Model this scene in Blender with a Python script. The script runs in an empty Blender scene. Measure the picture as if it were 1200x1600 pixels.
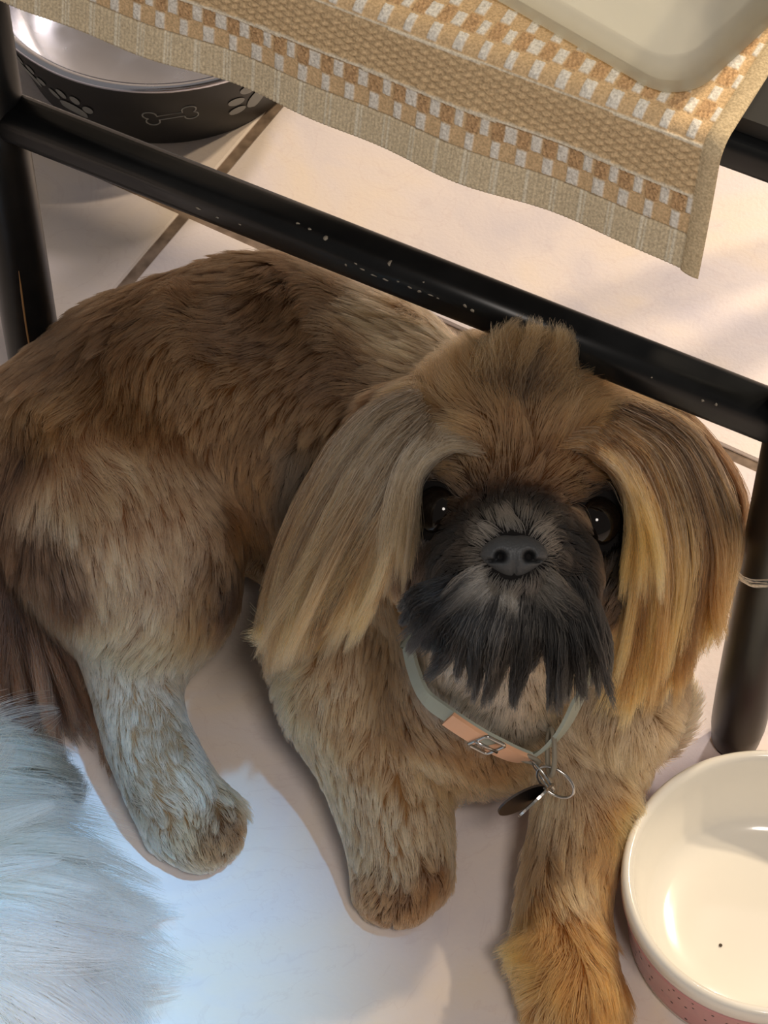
import bpy, bmesh, math
import numpy as np
from mathutils import Vector, Matrix
from mathutils.bvhtree import BVHTree
from mathutils.kdtree import KDTree

rng = np.random.default_rng(7)
scene = bpy.context.scene
C = scene.collection
R = math.radians

# ------------------------------------------------------------------ camera
F, PITCH, CAMZ = 4200.0, R(54), 1.25            # focal length in pixels of the 1200x1600 frame
cam_d = bpy.data.cameras.new('camera')
cam_d.sensor_fit = 'VERTICAL'
cam_d.sensor_height = 36.0
cam_d.lens = 36.0 * F / 1600.0
cam_d.clip_start = 0.05
cam = bpy.data.objects.new('camera', cam_d)
C.objects.link(cam)
cam.location = (0, 0, CAMZ)
cam.rotation_euler = (R(90) - PITCH, 0, 0)
scene.camera = cam

# ------------------------------------------------------------------ light
world = bpy.data.worlds.new('world')
scene.world = world
world.use_nodes = True
bg = world.node_tree.nodes['Background']
bg.inputs['Color'].default_value = (1.0, 0.93, 0.86, 1)
bg.inputs['Strength'].default_value = 0.18
scene.view_settings.view_transform = 'Standard'
scene.view_settings.look = 'None'
scene.view_settings.exposure = 0.0
scene.view_settings.gamma = 1.0
scene.view_settings.use_curve_mapping = False


def aim(o, target):
    d = Vector(target) - o.location
    o.rotation_euler = d.to_track_quat('-Z', 'Y').to_euler()


def area(name, loc, target, size, power, col):
    l = bpy.data.lights.new(name, 'AREA')
    l.shape = 'DISK'
    l.size = size
    l.energy = power
    l.color = col
    o = bpy.data.objects.new(name, l)
    C.objects.link(o)
    o.location = loc
    aim(o, target)
    return o


def spot(name, loc, target, angle, blend, power, col, radius):
    l = bpy.data.lights.new(name, 'SPOT')
    l.spot_size = R(angle)
    l.spot_blend = blend
    l.energy = power
    l.color = col
    l.shadow_soft_size = radius
    o = bpy.data.objects.new(name, l)
    C.objects.link(o)
    o.location = loc
    aim(o, target)
    return o


area('room_lamp', (1.30, 1.80, 1.85), (0.15, 0.75, 0), 0.09, 26, (1.0, 0.80, 0.56))
area('room_lamp', (1.62, 1.62, 1.95), (0.15, 0.75, 0), 0.09, 20, (1.0, 0.80, 0.56))
area('front_fill', (0.35, -0.55, 2.35), (0.0, 0.8, 0.1), 0.5, 20, (1.0, 0.90, 0.82))  # added fill from behind the camera, also gives the eyes their glints
area('back_floor_fill', (1.0, 2.7, 1.65), (0.15, 1.05, 0), 0.25, 26, (1.0, 0.90, 0.88))  # added light, put in to brighten the floor behind the stool
spot('cool_spot', (0.42, 0.30, 2.0), (-0.195, 0.610, 0), 12.0, 0.95, 165, (0.21, 0.57, 1.0), 0.03)

# ------------------------------------------------------------------ helpers
CP, SP = math.cos(PITCH), math.sin(PITCH)
CAM = np.array([0, 0, CAMZ])
UPV = np.array([0, SP, CP])                     # the camera's up
FWD = np.array([0, CP, -SP])


def ray(px, py):
    u, v = (px - 600) / F, (py - 800) / F
    return np.array([u, CP - v * SP, -SP - v * CP])


def W(px, py, z=0.0):                            # point on the level plane z
    d = ray(px, py)
    return CAM + d * ((z - CAMZ) / d[2])


def D(px, py, t):                                # point at distance t in front of the viewer
    return CAM + ray(px, py) * t


def proj(q):
    q = np.atleast_2d(q) - CAM
    Z = q @ FWD
    return np.stack([600 + F * q[:, 0] / Z, 800 - F * (q @ UPV) / Z, Z], 1)


def lin(r, g, b):
    c = np.array([r, g, b]) / 255.0
    return np.where(c <= 0.04045, c / 12.92, ((c + 0.055) / 1.055) ** 2.4)


def col4(c):
    return (float(c[0]), float(c[1]), float(c[2]), 1.0)


def new_mat(name):
    m = bpy.data.materials.new(name)
    m.use_nodes = True
    nt = m.node_tree
    return m, nt, nt.nodes['Principled BSDF']


def pmat(name, c, rough=0.5, metal=0.0, spec=0.5, **kw):
    m, nt, b = new_mat(name)
    b.inputs['Base Color'].default_value = col4(c)
    b.inputs['Roughness'].default_value = rough
    b.inputs['Metallic'].default_value = metal
    b.inputs['Specular IOR Level'].default_value = spec
    for k, v in kw.items():
        b.inputs[k].default_value = v
    return m


def N(nt, typ, **kw):
    n = nt.nodes.new(typ)
    for k, v in kw.items():
        if k.startswith('i_'):
            n.inputs[int(k[2:]) if k[2:].isdigit() else k[2:]].default_value = v
        else:
            setattr(n, k, v)
    return n


def ramp(nt, stops, interp='LINEAR'):
    n = nt.nodes.new('ShaderNodeValToRGB')
    n.color_ramp.interpolation = interp
    e = n.color_ramp.elements
    while len(e) < len(stops):
        e.new(0.5)
    for el, (p, c) in zip(e, stops):
        el.position = p
        el.color = col4(c)
    return n


def empty(name, loc, label=None, cat=None, group=None):
    o = bpy.data.objects.new(name, None)
    o.empty_display_size = 0.02
    o.location = [float(v) for v in loc]
    C.objects.link(o)
    tag(o, label, cat, group)
    return o


def tag(o, label=None, cat=None, group=None, kind=None):
    if label: o['label'] = label
    if cat: o['category'] = cat
    if group: o['group'] = group
    if kind: o['kind'] = kind
    return o


def world_loc(o):
    v = np.zeros(3)
    while o is not None:
        v += np.array(o.location)
        o = o.parent
    return v


def mesh_obj(name, verts, faces, mat, parent=None, smooth=True, mesh=None):
    verts = np.asarray(verts, float)
    if parent is not None:
        verts = verts - world_loc(parent)
    me = bpy.data.meshes.new(name)
    me.from_pydata(verts.tolist(), [], [list(map(int, f)) for f in faces])
    me.update()
    if smooth:
        me.polygons.foreach_set('use_smooth', np.ones(len(me.polygons), bool))
    if mat: me.materials.append(mat)
    o = bpy.data.objects.new(name, me)
    C.objects.link(o)
    if parent is not None: o.parent = parent
    return o


def frames(path, closed=False):
    path = np.asarray(path, float)
    if closed:
        tan = np.roll(path, -1, 0) - np.roll(path, 1, 0)
    else:
        tan = np.gradient(path, axis=0)
    tan /= np.linalg.norm(tan, axis=1)[:, None]
    ref = np.array([0, 0, 1.0]) if abs(tan[0][2]) < 0.9 else np.array([1.0, 0, 0])
    n = ref - tan[0] * (ref @ tan[0]); n /= np.linalg.norm(n)
    ns = []
    for t in tan:
        n = n - t * (n @ t); n /= np.linalg.norm(n); ns.append(n)
    ns = np.array(ns)
    return tan, ns, np.cross(tan, ns)


def sweep(path, section, scale=None, closed=False, caps=True):
    """section: list of (a, b) offsets along the frame's two normals."""
    path = np.asarray(path, float)
    tan, n1, n2 = frames(path, closed)
    sec = np.asarray(section, float)
    k, m = len(path), len(sec)
    scale = np.ones(k) if scale is None else np.asarray(scale, float)
    V = (path[:, None, :] + scale[:, None, None] * (sec[None, :, 0:1] * n1[:, None, :] + sec[None, :, 1:2] * n2[:, None, :])).reshape(-1, 3)
    Fs = []
    for i in range(k if closed else k - 1):
        j = (i + 1) % k
        for a in range(m):
            b = (a + 1) % m
            Fs.append((i * m + a, i * m + b, j * m + b, j * m + a))
    if caps and not closed:
        Fs.append(tuple(range(m))[::-1])
        Fs.append(tuple((k - 1) * m + a for a in range(m)))
    return V, Fs


def circle(r, n=20):
    a = np.linspace(0, 2 * np.pi, n, endpoint=False)
    return np.stack([np.cos(a) * r, np.sin(a) * r], 1)


def rrect(w, h, r, n=5):
    pts = []
    for cx, cy, a0 in ((w / 2 - r, h / 2 - r, 0), (-w / 2 + r, h / 2 - r, 90), (-w / 2 + r, -h / 2 + r, 180), (w / 2 - r, -h / 2 + r, 270)):
        for a in np.radians(np.linspace(a0, a0 + 90, n)):
            pts.append((cx + r * math.cos(a), cy + r * math.sin(a)))
    return np.array(pts)


def lathe(profile, c, n=96):
    prof = np.asarray(profile, float)
    a = np.linspace(0, 2 * np.pi, n, endpoint=False)
    V = np.stack([c[0] + prof[:, None, 0] * np.cos(a), c[1] + prof[:, None, 0] * np.sin(a), c[2] + prof[:, None, 1] + 0 * a], 2).reshape(-1, 3)
    Fs = []
    for i in range(len(prof) - 1):
        for j in range(n):
            k = (j + 1) % n
            Fs.append((i * n + j, i * n + k, (i + 1) * n + k, (i + 1) * n + j))
    return V, Fs


def catmull(pts, k):
    p = np.asarray(pts, float)
    p = np.vstack([2 * p[0] - p[1], p, 2 * p[-1] - p[-2]])
    n = len(p) - 3
    out = []
    for u in np.linspace(0, n - 1e-9, k):
        i = int(u); t = u - i
        a, b, c, d = p[i], p[i + 1], p[i + 2], p[i + 3]
        out.append(0.5 * ((2 * b) + (-a + c) * t + (2 * a - 5 * b + 4 * c - d) * t * t + (-a + 3 * b - 3 * c + d) * t ** 3))
    return np.array(out)


def unit(v):
    return v / np.maximum(np.linalg.norm(v, axis=-1, keepdims=True), 1e-9)


# ------------------------------------------------------------------ floor
ANG = R(-27.6)
E1 = np.array([math.cos(ANG), math.sin(ANG), 0])      # along the stool's front
E2 = np.array([-math.sin(ANG), math.cos(ANG), 0])     # away from the viewer

grout_m, nt, b = new_mat('grout')
nz = N(nt, 'ShaderNodeTexNoise'); nz.inputs['Scale'].default_value = 90
tcn = N(nt, 'ShaderNodeTexCoord'); nt.links.new(tcn.outputs['Object'], nz.inputs['Vector'])
rp = ramp(nt, [(0.3, lin(96, 80, 66)), (0.7, lin(150, 130, 112))]); nt.links.new(nz.outputs['Fac'], rp.inputs['Fac'])
nt.links.new(rp.outputs['Color'], b.inputs['Base Color']); b.inputs['Roughness'].default_value = 0.9

tile_m, nt, b = new_mat('glazed_tile')
tcn = N(nt, 'ShaderNodeTexCoord')
n1 = N(nt, 'ShaderNodeTexNoise'); n1.inputs['Scale'].default_value = 6.5; n1.inputs['Detail'].default_value = 6; n1.inputs['Distortion'].default_value = 1.2
nt.links.new(tcn.outputs['Object'], n1.inputs['Vector'])
r1 = ramp(nt, [(0.30, lin(212, 204, 208)), (0.48, lin(232, 220, 214)), (0.62, lin(238, 222, 205)), (0.78, lin(222, 214, 218))])
nt.links.new(n1.outputs['Fac'], r1.inputs['Fac'])
n2 = N(nt, 'ShaderNodeTexNoise'); n2.inputs['Scale'].default_value = 16; n2.inputs['Detail'].default_value = 8; n2.inputs['Distortion'].default_value = 2.5
nt.links.new(tcn.outputs['Object'], n2.inputs['Vector'])
r2 = ramp(nt, [(0.485, (1, 1, 1)), (0.5, (0.90, 0.86, 0.86)), (0.515, (1, 1, 1))])
nt.links.new(n2.outputs['Fac'], r2.inputs['Fac'])
mx = N(nt, 'ShaderNodeMix', data_type='RGBA', blend_type='MULTIPLY'); mx.inputs[0].default_value = 0.4
nt.links.new(r1.outputs['Color'], mx.inputs[6]); nt.links.new(r2.outputs['Color'], mx.inputs[7])
n3 = N(nt, 'ShaderNodeTexNoise'); n3.inputs['Scale'].default_value = 420; n3.inputs['Detail'].default_value = 2
nt.links.new(tcn.outputs['Object'], n3.inputs['Vector'])
bp = N(nt, 'ShaderNodeBump'); bp.inputs['Strength'].default_value = 0.12; bp.inputs['Distance'].default_value = 0.001
nt.links.new(n3.outputs['Fac'], bp.inputs['Height']); nt.links.new(bp.outputs['Normal'], b.inputs['Normal'])
nt.links.new(mx.outputs[2], b.inputs['Base Color'])
b.inputs['Roughness'].default_value = 0.42; b.inputs['Specular IOR Level'].default_value = 0.35

fl = mesh_obj('floor', [(-2.2, -0.8, -0.02), (2.4, -0.8, -0.02), (2.4, 3.4, -0.02), (-2.2, 3.4, -0.02),
                        (-2.2, -0.8, -0.0022), (2.4, -0.8, -0.0022), (2.4, 3.4, -0.0022), (-2.2, 3.4, -0.0022)],
              [(0, 3, 2, 1), (4, 5, 6, 7), (0, 1, 5, 4), (1, 2, 6, 5), (2, 3, 7, 6), (3, 0, 4, 7)], grout_m, smooth=False)
tag(fl, 'pale pinkish cream square floor tiles with brown grout lines', kind='structure')
# the two grout lines in view meet behind the stool's front rail
TLA = R(-30.3)
Q1 = np.array([math.cos(TLA), math.sin(TLA), 0]); Q2 = np.array([-math.sin(TLA), math.cos(TLA), 0])
gA, gB = W(300, 320), W(1170, 721)
gC = gB + Q1 * ((gA - gB) @ Q1)
TS, GW = 0.60, 0.0075
tile_me = None
for i in range(-3, 4):
    for j in range(-2, 3):
        c = gC + Q1 * ((i + 0.5) * TS) + Q2 * ((j + 0.5) * TS)
        if tile_me is None:
            h = (TS - GW) / 2
            V = []
            for (q, z) in ((h, -0.012), (h, -0.0012), (h - 0.0012, 0.0)):
                for sx, sy in ((-1, -1), (1, -1), (1, 1), (-1, 1)):
                    V.append((sx * q, sy * q, z))
            Fs = [(8, 9, 10, 11)]
            for l in (0, 4):
                for k in range(4):
                    Fs.append((l + k, l + (k + 1) % 4, l + 4 + (k + 1) % 4, l + 4 + k))
            tile_me = bpy.data.meshes.new('tile'); tile_me.from_pydata(V, [], Fs); tile_me.materials.append(tile_m)
        o = bpy.data.objects.new('tile', tile_me); C.objects.link(o); o.parent = fl
        o.location = c; o.rotation_euler = (0, 0, TLA)

wall_m, nt, b = new_mat('wall_paint')
nz = N(nt, 'ShaderNodeTexNoise'); nz.inputs['Scale'].default_value = 4
rp = ramp(nt, [(0.3, lin(206, 198, 186)), (0.7, lin(214, 206, 194))]); nt.links.new(nz.outputs['Fac'], rp.inputs['Fac'])
nt.links.new(rp.outputs['Color'], b.inputs['Base Color']); b.inputs['Roughness'].default_value = 0.9
wv_ = [(x_, y_, z_) for z_ in (-0.02, 2.5) for (x_, y_) in ((-2.2, 3.4), (2.4, 3.4), (2.4, 3.5), (-2.2, 3.5))]
tag(mesh_obj('wall_back', wv_, [(3, 2, 1, 0), (4, 5, 6, 7), (0, 1, 5, 4), (1, 2, 6, 5), (2, 3, 7, 6), (3, 0, 4, 7)], wall_m, smooth=False), 'plain painted wall beyond the stool', kind='structure')

# ------------------------------------------------------------------ stool
paint_m, nt, b = new_mat('black_paint')
tcn = N(nt, 'ShaderNodeTexCoord')
nz = N(nt, 'ShaderNodeTexNoise'); nz.inputs['Scale'].default_value = 55; nz.inputs['Detail'].default_value = 3
nt.links.new(tcn.outputs['Object'], nz.inputs['Vector'])
rp = ramp(nt, [(0.4, (0.006, 0.0065, 0.007)), (0.7, (0.010, 0.0105, 0.011))])
nt.links.new(nz.outputs['Fac'], rp.inputs['Fac']); nt.links.new(rp.outputs['Color'], b.inputs['Base Color'])
b.inputs['Roughness'].default_value = 0.32; b.inputs['Specular IOR Level'].default_value = 0.28
chip_m = pmat('bare_metal_chip', lin(150, 142, 128), 0.6)
worn_m = pmat('worn_wood_edge', lin(150, 112, 70), 0.7)
rubber_m = pmat('dark_rubber', (0.02, 0.018, 0.016), 0.7)
seat_m = pmat('seat_board', (0.02, 0.02, 0.02), 0.5)

FR = W(1148, 1158, 0)
BZ = 0.277
BL = W(-14, 178, BZ)
SW = float((FR - BL) @ E1)                         # distance between the front legs
FL = FR - E1 * SW
stool = empty('stool', (FR + FL) / 2 + E2 * 0.22, 'black painted stool standing over the lying brown dog', 'stool')
SD = 0.46
for p in (FR, FL, FR + E2 * SD, FL + E2 * SD):
    zs = [0.0, 0.004, 0.02, 0.05, 0.25, 0.452]
    V, Fs = sweep([p + np.array([0, 0, z]) for z in zs], circle(0.0152, 28), [0.72, 0.86, 0.97, 1, 1, 1])
    leg = mesh_obj('leg', V, Fs, paint_m, stool)
    V, Fs = sweep([p + np.array([0, 0, z]) for z in (0.0002, 0.0012)], circle(0.0119, 20))
    mesh_obj('foot_cap', V, Fs, rubber_m, leg)
    if p is FL:                                    # thin worn strip down the leg
        d0 = unit(np.array([0.10, -1, 0]))
        pts = [p + d0 * 0.0153 + np.array([0.0045 * math.sin(z * 40) * 0.15, 0, z]) for z in np.linspace(0.10, 0.172, 14)]
        V, Fs = sweep(pts, circle(0.00055, 6), np.interp(np.linspace(0, 1, 14), [0, .1, .8, 1], [.3, 1, 1, .2]))
        mesh_obj('worn_edge', V, Fs, worn_m, leg)
zb = np.array([0, 0, BZ])
V, Fs = sweep([FL + zb, FR + zb], rrect(0.0235, 0.0225, 0.0085, 7))
bar = mesh_obj('stretcher', V, Fs, paint_m, stool)
za = np.array([0, 0, 0.441])
for a, c in ((FL, FR), (FL + E2 * SD, FR + E2 * SD), (FL, FL + E2 * SD), (FR, FR + E2 * SD)):
    V, Fs = sweep([a + za, c + za], rrect(0.018, 0.022, 0.005, 4))
    mesh_obj('seat_rail', V, Fs, paint_m, stool)
SEATZ = 0.459
a0, a1 = -0.004, SD + 0.004
cs = [FL - E1 * 0.004 + E2 * a0, FR + E1 * 0.004 + E2 * a0, FR + E1 * 0.004 + E2 * a1, FL - E1 * 0.004 + E2 * a1]
V = [c + np.array([0, 0, z]) for z in (0.4505, SEATZ) for c in cs]
mesh_obj('seat', V, [(3, 2, 1, 0), (4, 5, 6, 7), (0, 1, 5, 4), (1, 2, 6, 5), (2, 3, 7, 6), (3, 0, 4, 7)], seat_m, stool, smooth=False)
# paint chips on the stretcher, where the light metal shows
chips = []
for (px, py, sx, sy) in ((465, 349, 5, 2), (508, 372, 5, 6), (484, 358, 4, 2), (609, 410, 4, 7), (540, 414, 3, 4), (556, 412, 4, 2), (566, 421, 6, 2),
                         (583, 430, 7, 2), (602, 437, 6, 2), (622, 440, 4, 2), (640, 449, 5, 2), (655, 455, 4, 4), (672, 461, 6, 2), (684, 466, 3, 2),
                         (727, 478, 5, 3), (738, 485, 5, 3), (662, 441, 2, 2), (310, 326, 6, 3), (340, 340, 4, 3), (375, 351, 3, 2), (1098, 626, 3, 3), (1119, 632, 3, 3), (1018, 590, 2, 2)):
    chips.append((px, py, sx, sy))
bm_bar = bmesh.new(); bm_bar.from_mesh(bar.data); bvh_bar = BVHTree.FromBMesh(bm_bar); wl = world_loc(bar)
for (px, py, sx, sy) in chips:
    d = ray(px, py)
    hit, nrm, _, dist = bvh_bar.ray_cast(Vector(CAM - wl), Vector(d))
    if hit is None: continue
    hit = np.array(hit) + wl; nrm = np.array(nrm)
    t1 = unit(E1 - nrm * (E1 @ nrm)); t2 = np.cross(nrm, t1)
    n = 7; ring = []
    for k in range(n):
        a = 2 * np.pi * k / n; q = 0.6 + 0.8 * rng.random()
        ring.append(hit + nrm * 0.00012 + (t1 * math.cos(a) * sx + t2 * math.sin(a) * sy) * q * 1.3 / F * 0.75)
    V = ring + [v - nrm * 0.0004 for v in ring]
    mesh_obj('paint_chip', V, [tuple(range(n))] + [(k, k + n, (k + 1) % n + n, (k + 1) % n) for k in range(n)], chip_m, bar)
bm_bar.free()

# ------------------------------------------------------------------ towel on the seat
towel_m, nt, b = new_mat('towel_weave')
at = N(nt, 'ShaderNodeAttribute', attribute_name='col')
tcn = N(nt, 'ShaderNodeTexCoord')
nz = N(nt, 'ShaderNodeTexNoise'); nz.inputs['Scale'].default_value = 900; nz.inputs['Detail'].default_value = 2
nt.links.new(tcn.outputs['Object'], nz.inputs['Vector'])
rp = ramp(nt, [(0.3, (0.72, 0.70, 0.68)), (0.7, (1.12, 1.12, 1.12))]); nt.links.new(nz.outputs['Fac'], rp.inputs['Fac'])
mx = N(nt, 'ShaderNodeMix', data_type='RGBA', blend_type='MULTIPLY'); mx.inputs[0].default_value = 1
nt.links.new(at.outputs['Color'], mx.inputs[6]); nt.links.new(rp.outputs['Color'], mx.inputs[7])
nt.links.new(mx.outputs[2], b.inputs['Base Color']); b.inputs['Roughness'].default_value = 0.95; b.inputs['Specular IOR Level'].default_value = 0.1
bp = N(nt, 'ShaderNodeBump'); bp.inputs['Strength'].default_value = 0.5; bp.inputs['Distance'].default_value = 0.0006
nt.links.new(nz.outputs['Fac'], bp.inputs['Height']); nt.links.new(bp.outputs['Normal'], b.inputs['Normal'])

TA = R(-28.2)
T1 = np.array([math.cos(TA), math.sin(TA), 0]); T2 = np.array([-math.sin(TA), math.cos(TA), 0])
TZ = 0.4625
# surface distance v from the hem: hem strip, two rows of checks, waffle band, then checks on the seat
HEM, CHK, WAF = 0.0175, 0.0375, 0.0625
corner = W(1098, 402, 0.402) - E2 * 0.004                        # hanging corner of the towel
step = 0.00075
LEN, DEP = 0.42, 0.30
us = np.arange(0, LEN, step); vs = np.arange(0, DEP, step)
Ug, Vg = np.meshgrid(us, vs, indexing='ij')         # u runs from the right-hand edge towards the left


def hash2(i, j):
    x = np.sin(i * 127.1 + j * 311.7) * 43758.5453
    return x - np.floor(x)


def towel_pattern(u, v):
    base = np.array(lin(206, 172, 124)); white = np.array(lin(250, 246, 236)); tan = np.array(lin(224, 194, 152))
    rust = np.array(lin(220, 182, 138)); hem = np.array(lin(234, 218, 186)); hemw = np.array(lin(242, 234, 212))
    col = np.zeros(u.shape + (3,)); h = np.zeros(u.shape)
    P = 0.0118
    # hem strip: ribs, some of them pale
    m = v < HEM
    rib = np.sin(u * 2 * np.pi / 0.0019)
    pale = (np.mod(u + 0.0008 * np.sin(u * 90), 0.0135) < 0.0036) & (rib > -0.2)
    col[m] = np.where(pale[m][:, None], hemw, hem * (0.93 + 0.07 * rib[m][:, None])); h[m] = 0.00025 * rib[m]
    edge = np.exp(-((v - HEM) / 0.0008) ** 2)
    h -= 0.0008 * edge
    # checks

    def checks(v0, rowh, mask, first):
        row = np.floor((v - v0) / rowh)
        fr = (v - v0) / rowh - row
        sh = np.where(np.mod(row, 2) < 1, 0.0, 0.5) * P
        cell = np.floor((u + sh) / (P / 2) )
        fu = (u + sh) / (P / 2) - cell
        ww = (np.mod(cell, 2) < 1)
        jit = hash2(cell, row) * 0.16
        isw = ww & (fu > 0.08 + jit) & (fu < 0.94 - jit * 0.5) & (fr > 0.08) & (fr < 0.90)
        isr = (~ww) & (np.mod(row, 2) >= 1)
        loop = np.sin(u * 2 * np.pi / 0.0017 + 2 * np.sin(v * 2300)) * np.sin(v * 2 * np.pi / 0.0019 + 1.3 * np.sin(u * 1900))
        c = np.where(isw[..., None], white * (0.94 + 0.06 * loop[..., None]), np.where(isr[..., None], rust * (0.9 + 0.28 * loop[..., None]), tan))
        hh = np.where(isw, 0.0008 + 0.0004 * loop, np.where(isr, 0.0006 + 0.0006 * loop, 0.0002))
        col[mask] = c[mask]; h[mask] = hh[mask]
    checks(HEM, (CHK - HEM) / 2, (v >= HEM) & (v < CHK), 0)
    m = (v >= CHK) & (v < WAF)
    q = 0.0036
    a = np.abs(np.sin((u * 0.55 + v) * np.pi / q)) ; bb = np.abs(np.sin((u * 0.30 - v * 0.8) * np.pi / q))
    g = np.minimum(a, bb)
    col[m] = (np.array(lin(230, 202, 160)) * (0.74 + 0.34 * g[..., None]))[m]; h[m] = (0.0011 * g)[m]
    for v0 in (CHK, WAF):
        k = np.abs(v - v0 + 0.0004 * np.sin(u * 60)) < 0.0009
        col[k] = np.array(lin(242, 232, 210)); h[k] = 0.0013
    checks(WAF, 0.0105, v >= WAF, 0)
    # bound edge on the right-hand side
    k = u < 0.0085
    col[k] = np.array(lin(222, 202, 166)) * (0.95 + 0.05 * np.sin(v[k] * 2 * np.pi / 0.0016))[:, None]
    h[k] = 0.0016 * np.sqrt(np.clip(1 - ((u[k] - 0.0042) / 0.0045) ** 2, 0, 1))
    return col, h


tc, th = towel_pattern(Ug, Vg)
# cross-section: hanging part with a slight outward flare, rounded fold, level part
ss = np.linspace(0, DEP, 1200)
hang = 0.057
angs = np.where(ss < hang, R(84) - 0.10 * (1 - ss / hang), np.where(ss < hang + 0.014, R(84) * (1 - (ss - hang) / 0.014), 0))
dz = np.sin(angs) * (ss[1] - ss[0]); dy = np.cos(angs) * (ss[1] - ss[0])
zc = np.concatenate([[0], np.cumsum(dz)[:-1]]); yc = np.concatenate([[0], np.cumsum(dy)[:-1]])
zc = zc - zc[-1]
Yv, Zv, Av = np.interp(Vg, ss, yc), np.interp(Vg, ss, zc) + TZ, np.interp(Vg, ss, angs)
hangw = np.clip(1 - Vg / hang, 0, 1)
wave = 0.0022 * np.sin(Ug * 34 + 0.6) * hangw + 0.0012 * np.sin(Ug * 81 + 2) * hangw
corn = np.exp(-Ug / 0.03) * hangw
Yo = Yv + wave - 0.006 * corn + (0.006 * np.sin(np.pi * np.clip(Ug / 0.3, 0, 1)) * 0)
base_pt = corner.copy(); base_pt[2] = 0
Xs = Ug - 0.002 * hangw * np.exp(-Ug / 0.05)
POS = base_pt - Xs[..., None] * T1 + Yo[..., None] * T2 + Zv[..., None] * np.array([0, 0, 1.0])
NRM = (-np.sin(Av))[..., None] * T2 + np.cos(Av)[..., None] * np.array([0, 0, 1.0])
POS = POS + NRM * th[..., None]
nu, nv = Ug.shape
idx = np.arange(nu * nv).reshape(nu, nv)
quads = np.stack([idx[:-1, :-1], idx[:-1, 1:], idx[1:, 1:], idx[1:, :-1]], -1).reshape(-1, 4)
tl = base_pt * 1.0; tl[2] = TZ
me = bpy.data.meshes.new('towel')
me.vertices.add(nu * nv); me.vertices.foreach_set('co', (POS - tl).reshape(-1))
me.loops.add(quads.size); me.loops.foreach_set('vertex_index', quads.reshape(-1).astype(np.int32))
me.polygons.add(len(quads)); me.polygons.foreach_set('loop_start', np.arange(0, quads.size, 4, dtype=np.int32))
me.update(calc_edges=True)
me.polygons.foreach_set('use_smooth', np.ones(len(quads), bool))
ca = me.attributes.new('col', 'FLOAT_COLOR', 'POINT')
ca.data.foreach_set('color', np.concatenate([tc, np.ones(tc.shape[:2] + (1,))], -1).reshape(-1).astype(np.float32))
me.materials.append(towel_m)
towel = bpy.data.objects.new('towel', me); C.objects.link(towel); towel.location = tl
sm = towel.modifiers.new('thickness', 'SOLIDIFY'); sm.thickness = 0.002; sm.offset = -1
tag(towel, 'beige checked terry towel with waffle band hanging over the stool seat', 'towel')

# ------------------------------------------------------------------ plastic tub on the towel
tub_m, nt, b = new_mat('frosted_plastic')
b.inputs['Base Color'].default_value = (0.66, 0.65, 0.60, 1); b.inputs['Roughness'].default_value = 0.3
tl_ = N(nt, 'ShaderNodeBsdfTranslucent'); tl_.inputs['Color'].default_value = (0.70, 0.70, 0.64, 1)
tr_ = N(nt, 'ShaderNodeBsdfTransparent'); tr_.inputs['Color'].default_value = (0.93, 0.93, 0.90, 1)
m1_ = N(nt, 'ShaderNodeMixShader'); m1_.inputs[0].default_value = 0.55
m2_ = N(nt, 'ShaderNodeMixShader'); m2_.inputs[0].default_value = 0.42
nt.links.new(b.outputs[0], m1_.inputs[1]); nt.links.new(tl_.outputs[0], m1_.inputs[2])
nt.links.new(m1_.outputs[0], m2_.inputs[1]); nt.links.new(tr_.outputs[0], m2_.inputs[2])
nt.links.new(m2_.outputs[0], nt.nodes['Material Output'].inputs['Surface'])
BA = R(49.7)
B1 = np.array([math.cos(BA), math.sin(BA), 0]); B2 = np.array([-math.sin(BA), math.cos(BA), 0])
tcor = W(1062, 158, TZ + 0.002)                      # foot of the near rounded corner
TL, TWd = 0.13, 0.19


def tub_ring(grow, z, r):
    c = tcor + B1 * (TL / 2) + B2 * (TWd / 2) + (B1 + B2) * (-0.004)
    pts = rrect(TL + 2 * grow, TWd + 2 * grow, r, 9)
    return [c + B1 * x + B2 * y + np.array([0, 0, z]) for x, y in pts]


tub = empty('plastic_tub', tcor + B1 * (TL / 2) + B2 * (TWd / 2), 'translucent white plastic tub standing on the beige towel', 'container')
rings = [tub_ring(-0.004, 0.000, 0.018), tub_ring(-0.001, 0.001, 0.02), tub_ring(0.0, 0.003, 0.021), tub_ring(0.0045, 0.045, 0.022), tub_ring(0.009, 0.088, 0.024),
         tub_ring(0.0125, 0.089, 0.026), tub_ring(0.0125, 0.092, 0.026), tub_ring(0.0074, 0.092, 0.024), tub_ring(0.003, 0.045, 0.021), tub_ring(-0.0025, 0.006, 0.019), tub_ring(-0.012, 0.0035, 0.014)]
V = np.array([p for r_ in rings for p in r_]); m = len(rings[0])
Fs = [tuple(range(m))[::-1]]
for i in range(len(rings) - 1):
    for a in range(m):
        c_ = (a + 1) % m
        Fs.append((i * m + a, i * m + c_, (i + 1) * m + c_, (i + 1) * m + a))
Fs.append(tuple((len(rings) - 1) * m + a for a in range(m)))
mesh_obj('tub_body', V, Fs, tub_m, tub)
tubf_m = pmat('tub_floor_plastic', (0.80, 0.80, 0.74), 0.5)
rr = [tub_ring(-0.0135, 0.0045, 0.016), tub_ring(-0.0135, 0.0065, 0.016)]
V = np.array(rr[0] + rr[1])
mesh_obj('inner_floor', V, [tuple(range(m))[::-1], tuple(range(m, 2 * m))] + [(a, (a + 1) % m, m + (a + 1) % m, m + a) for a in range(m)], tubf_m, tub, smooth=False)

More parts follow.
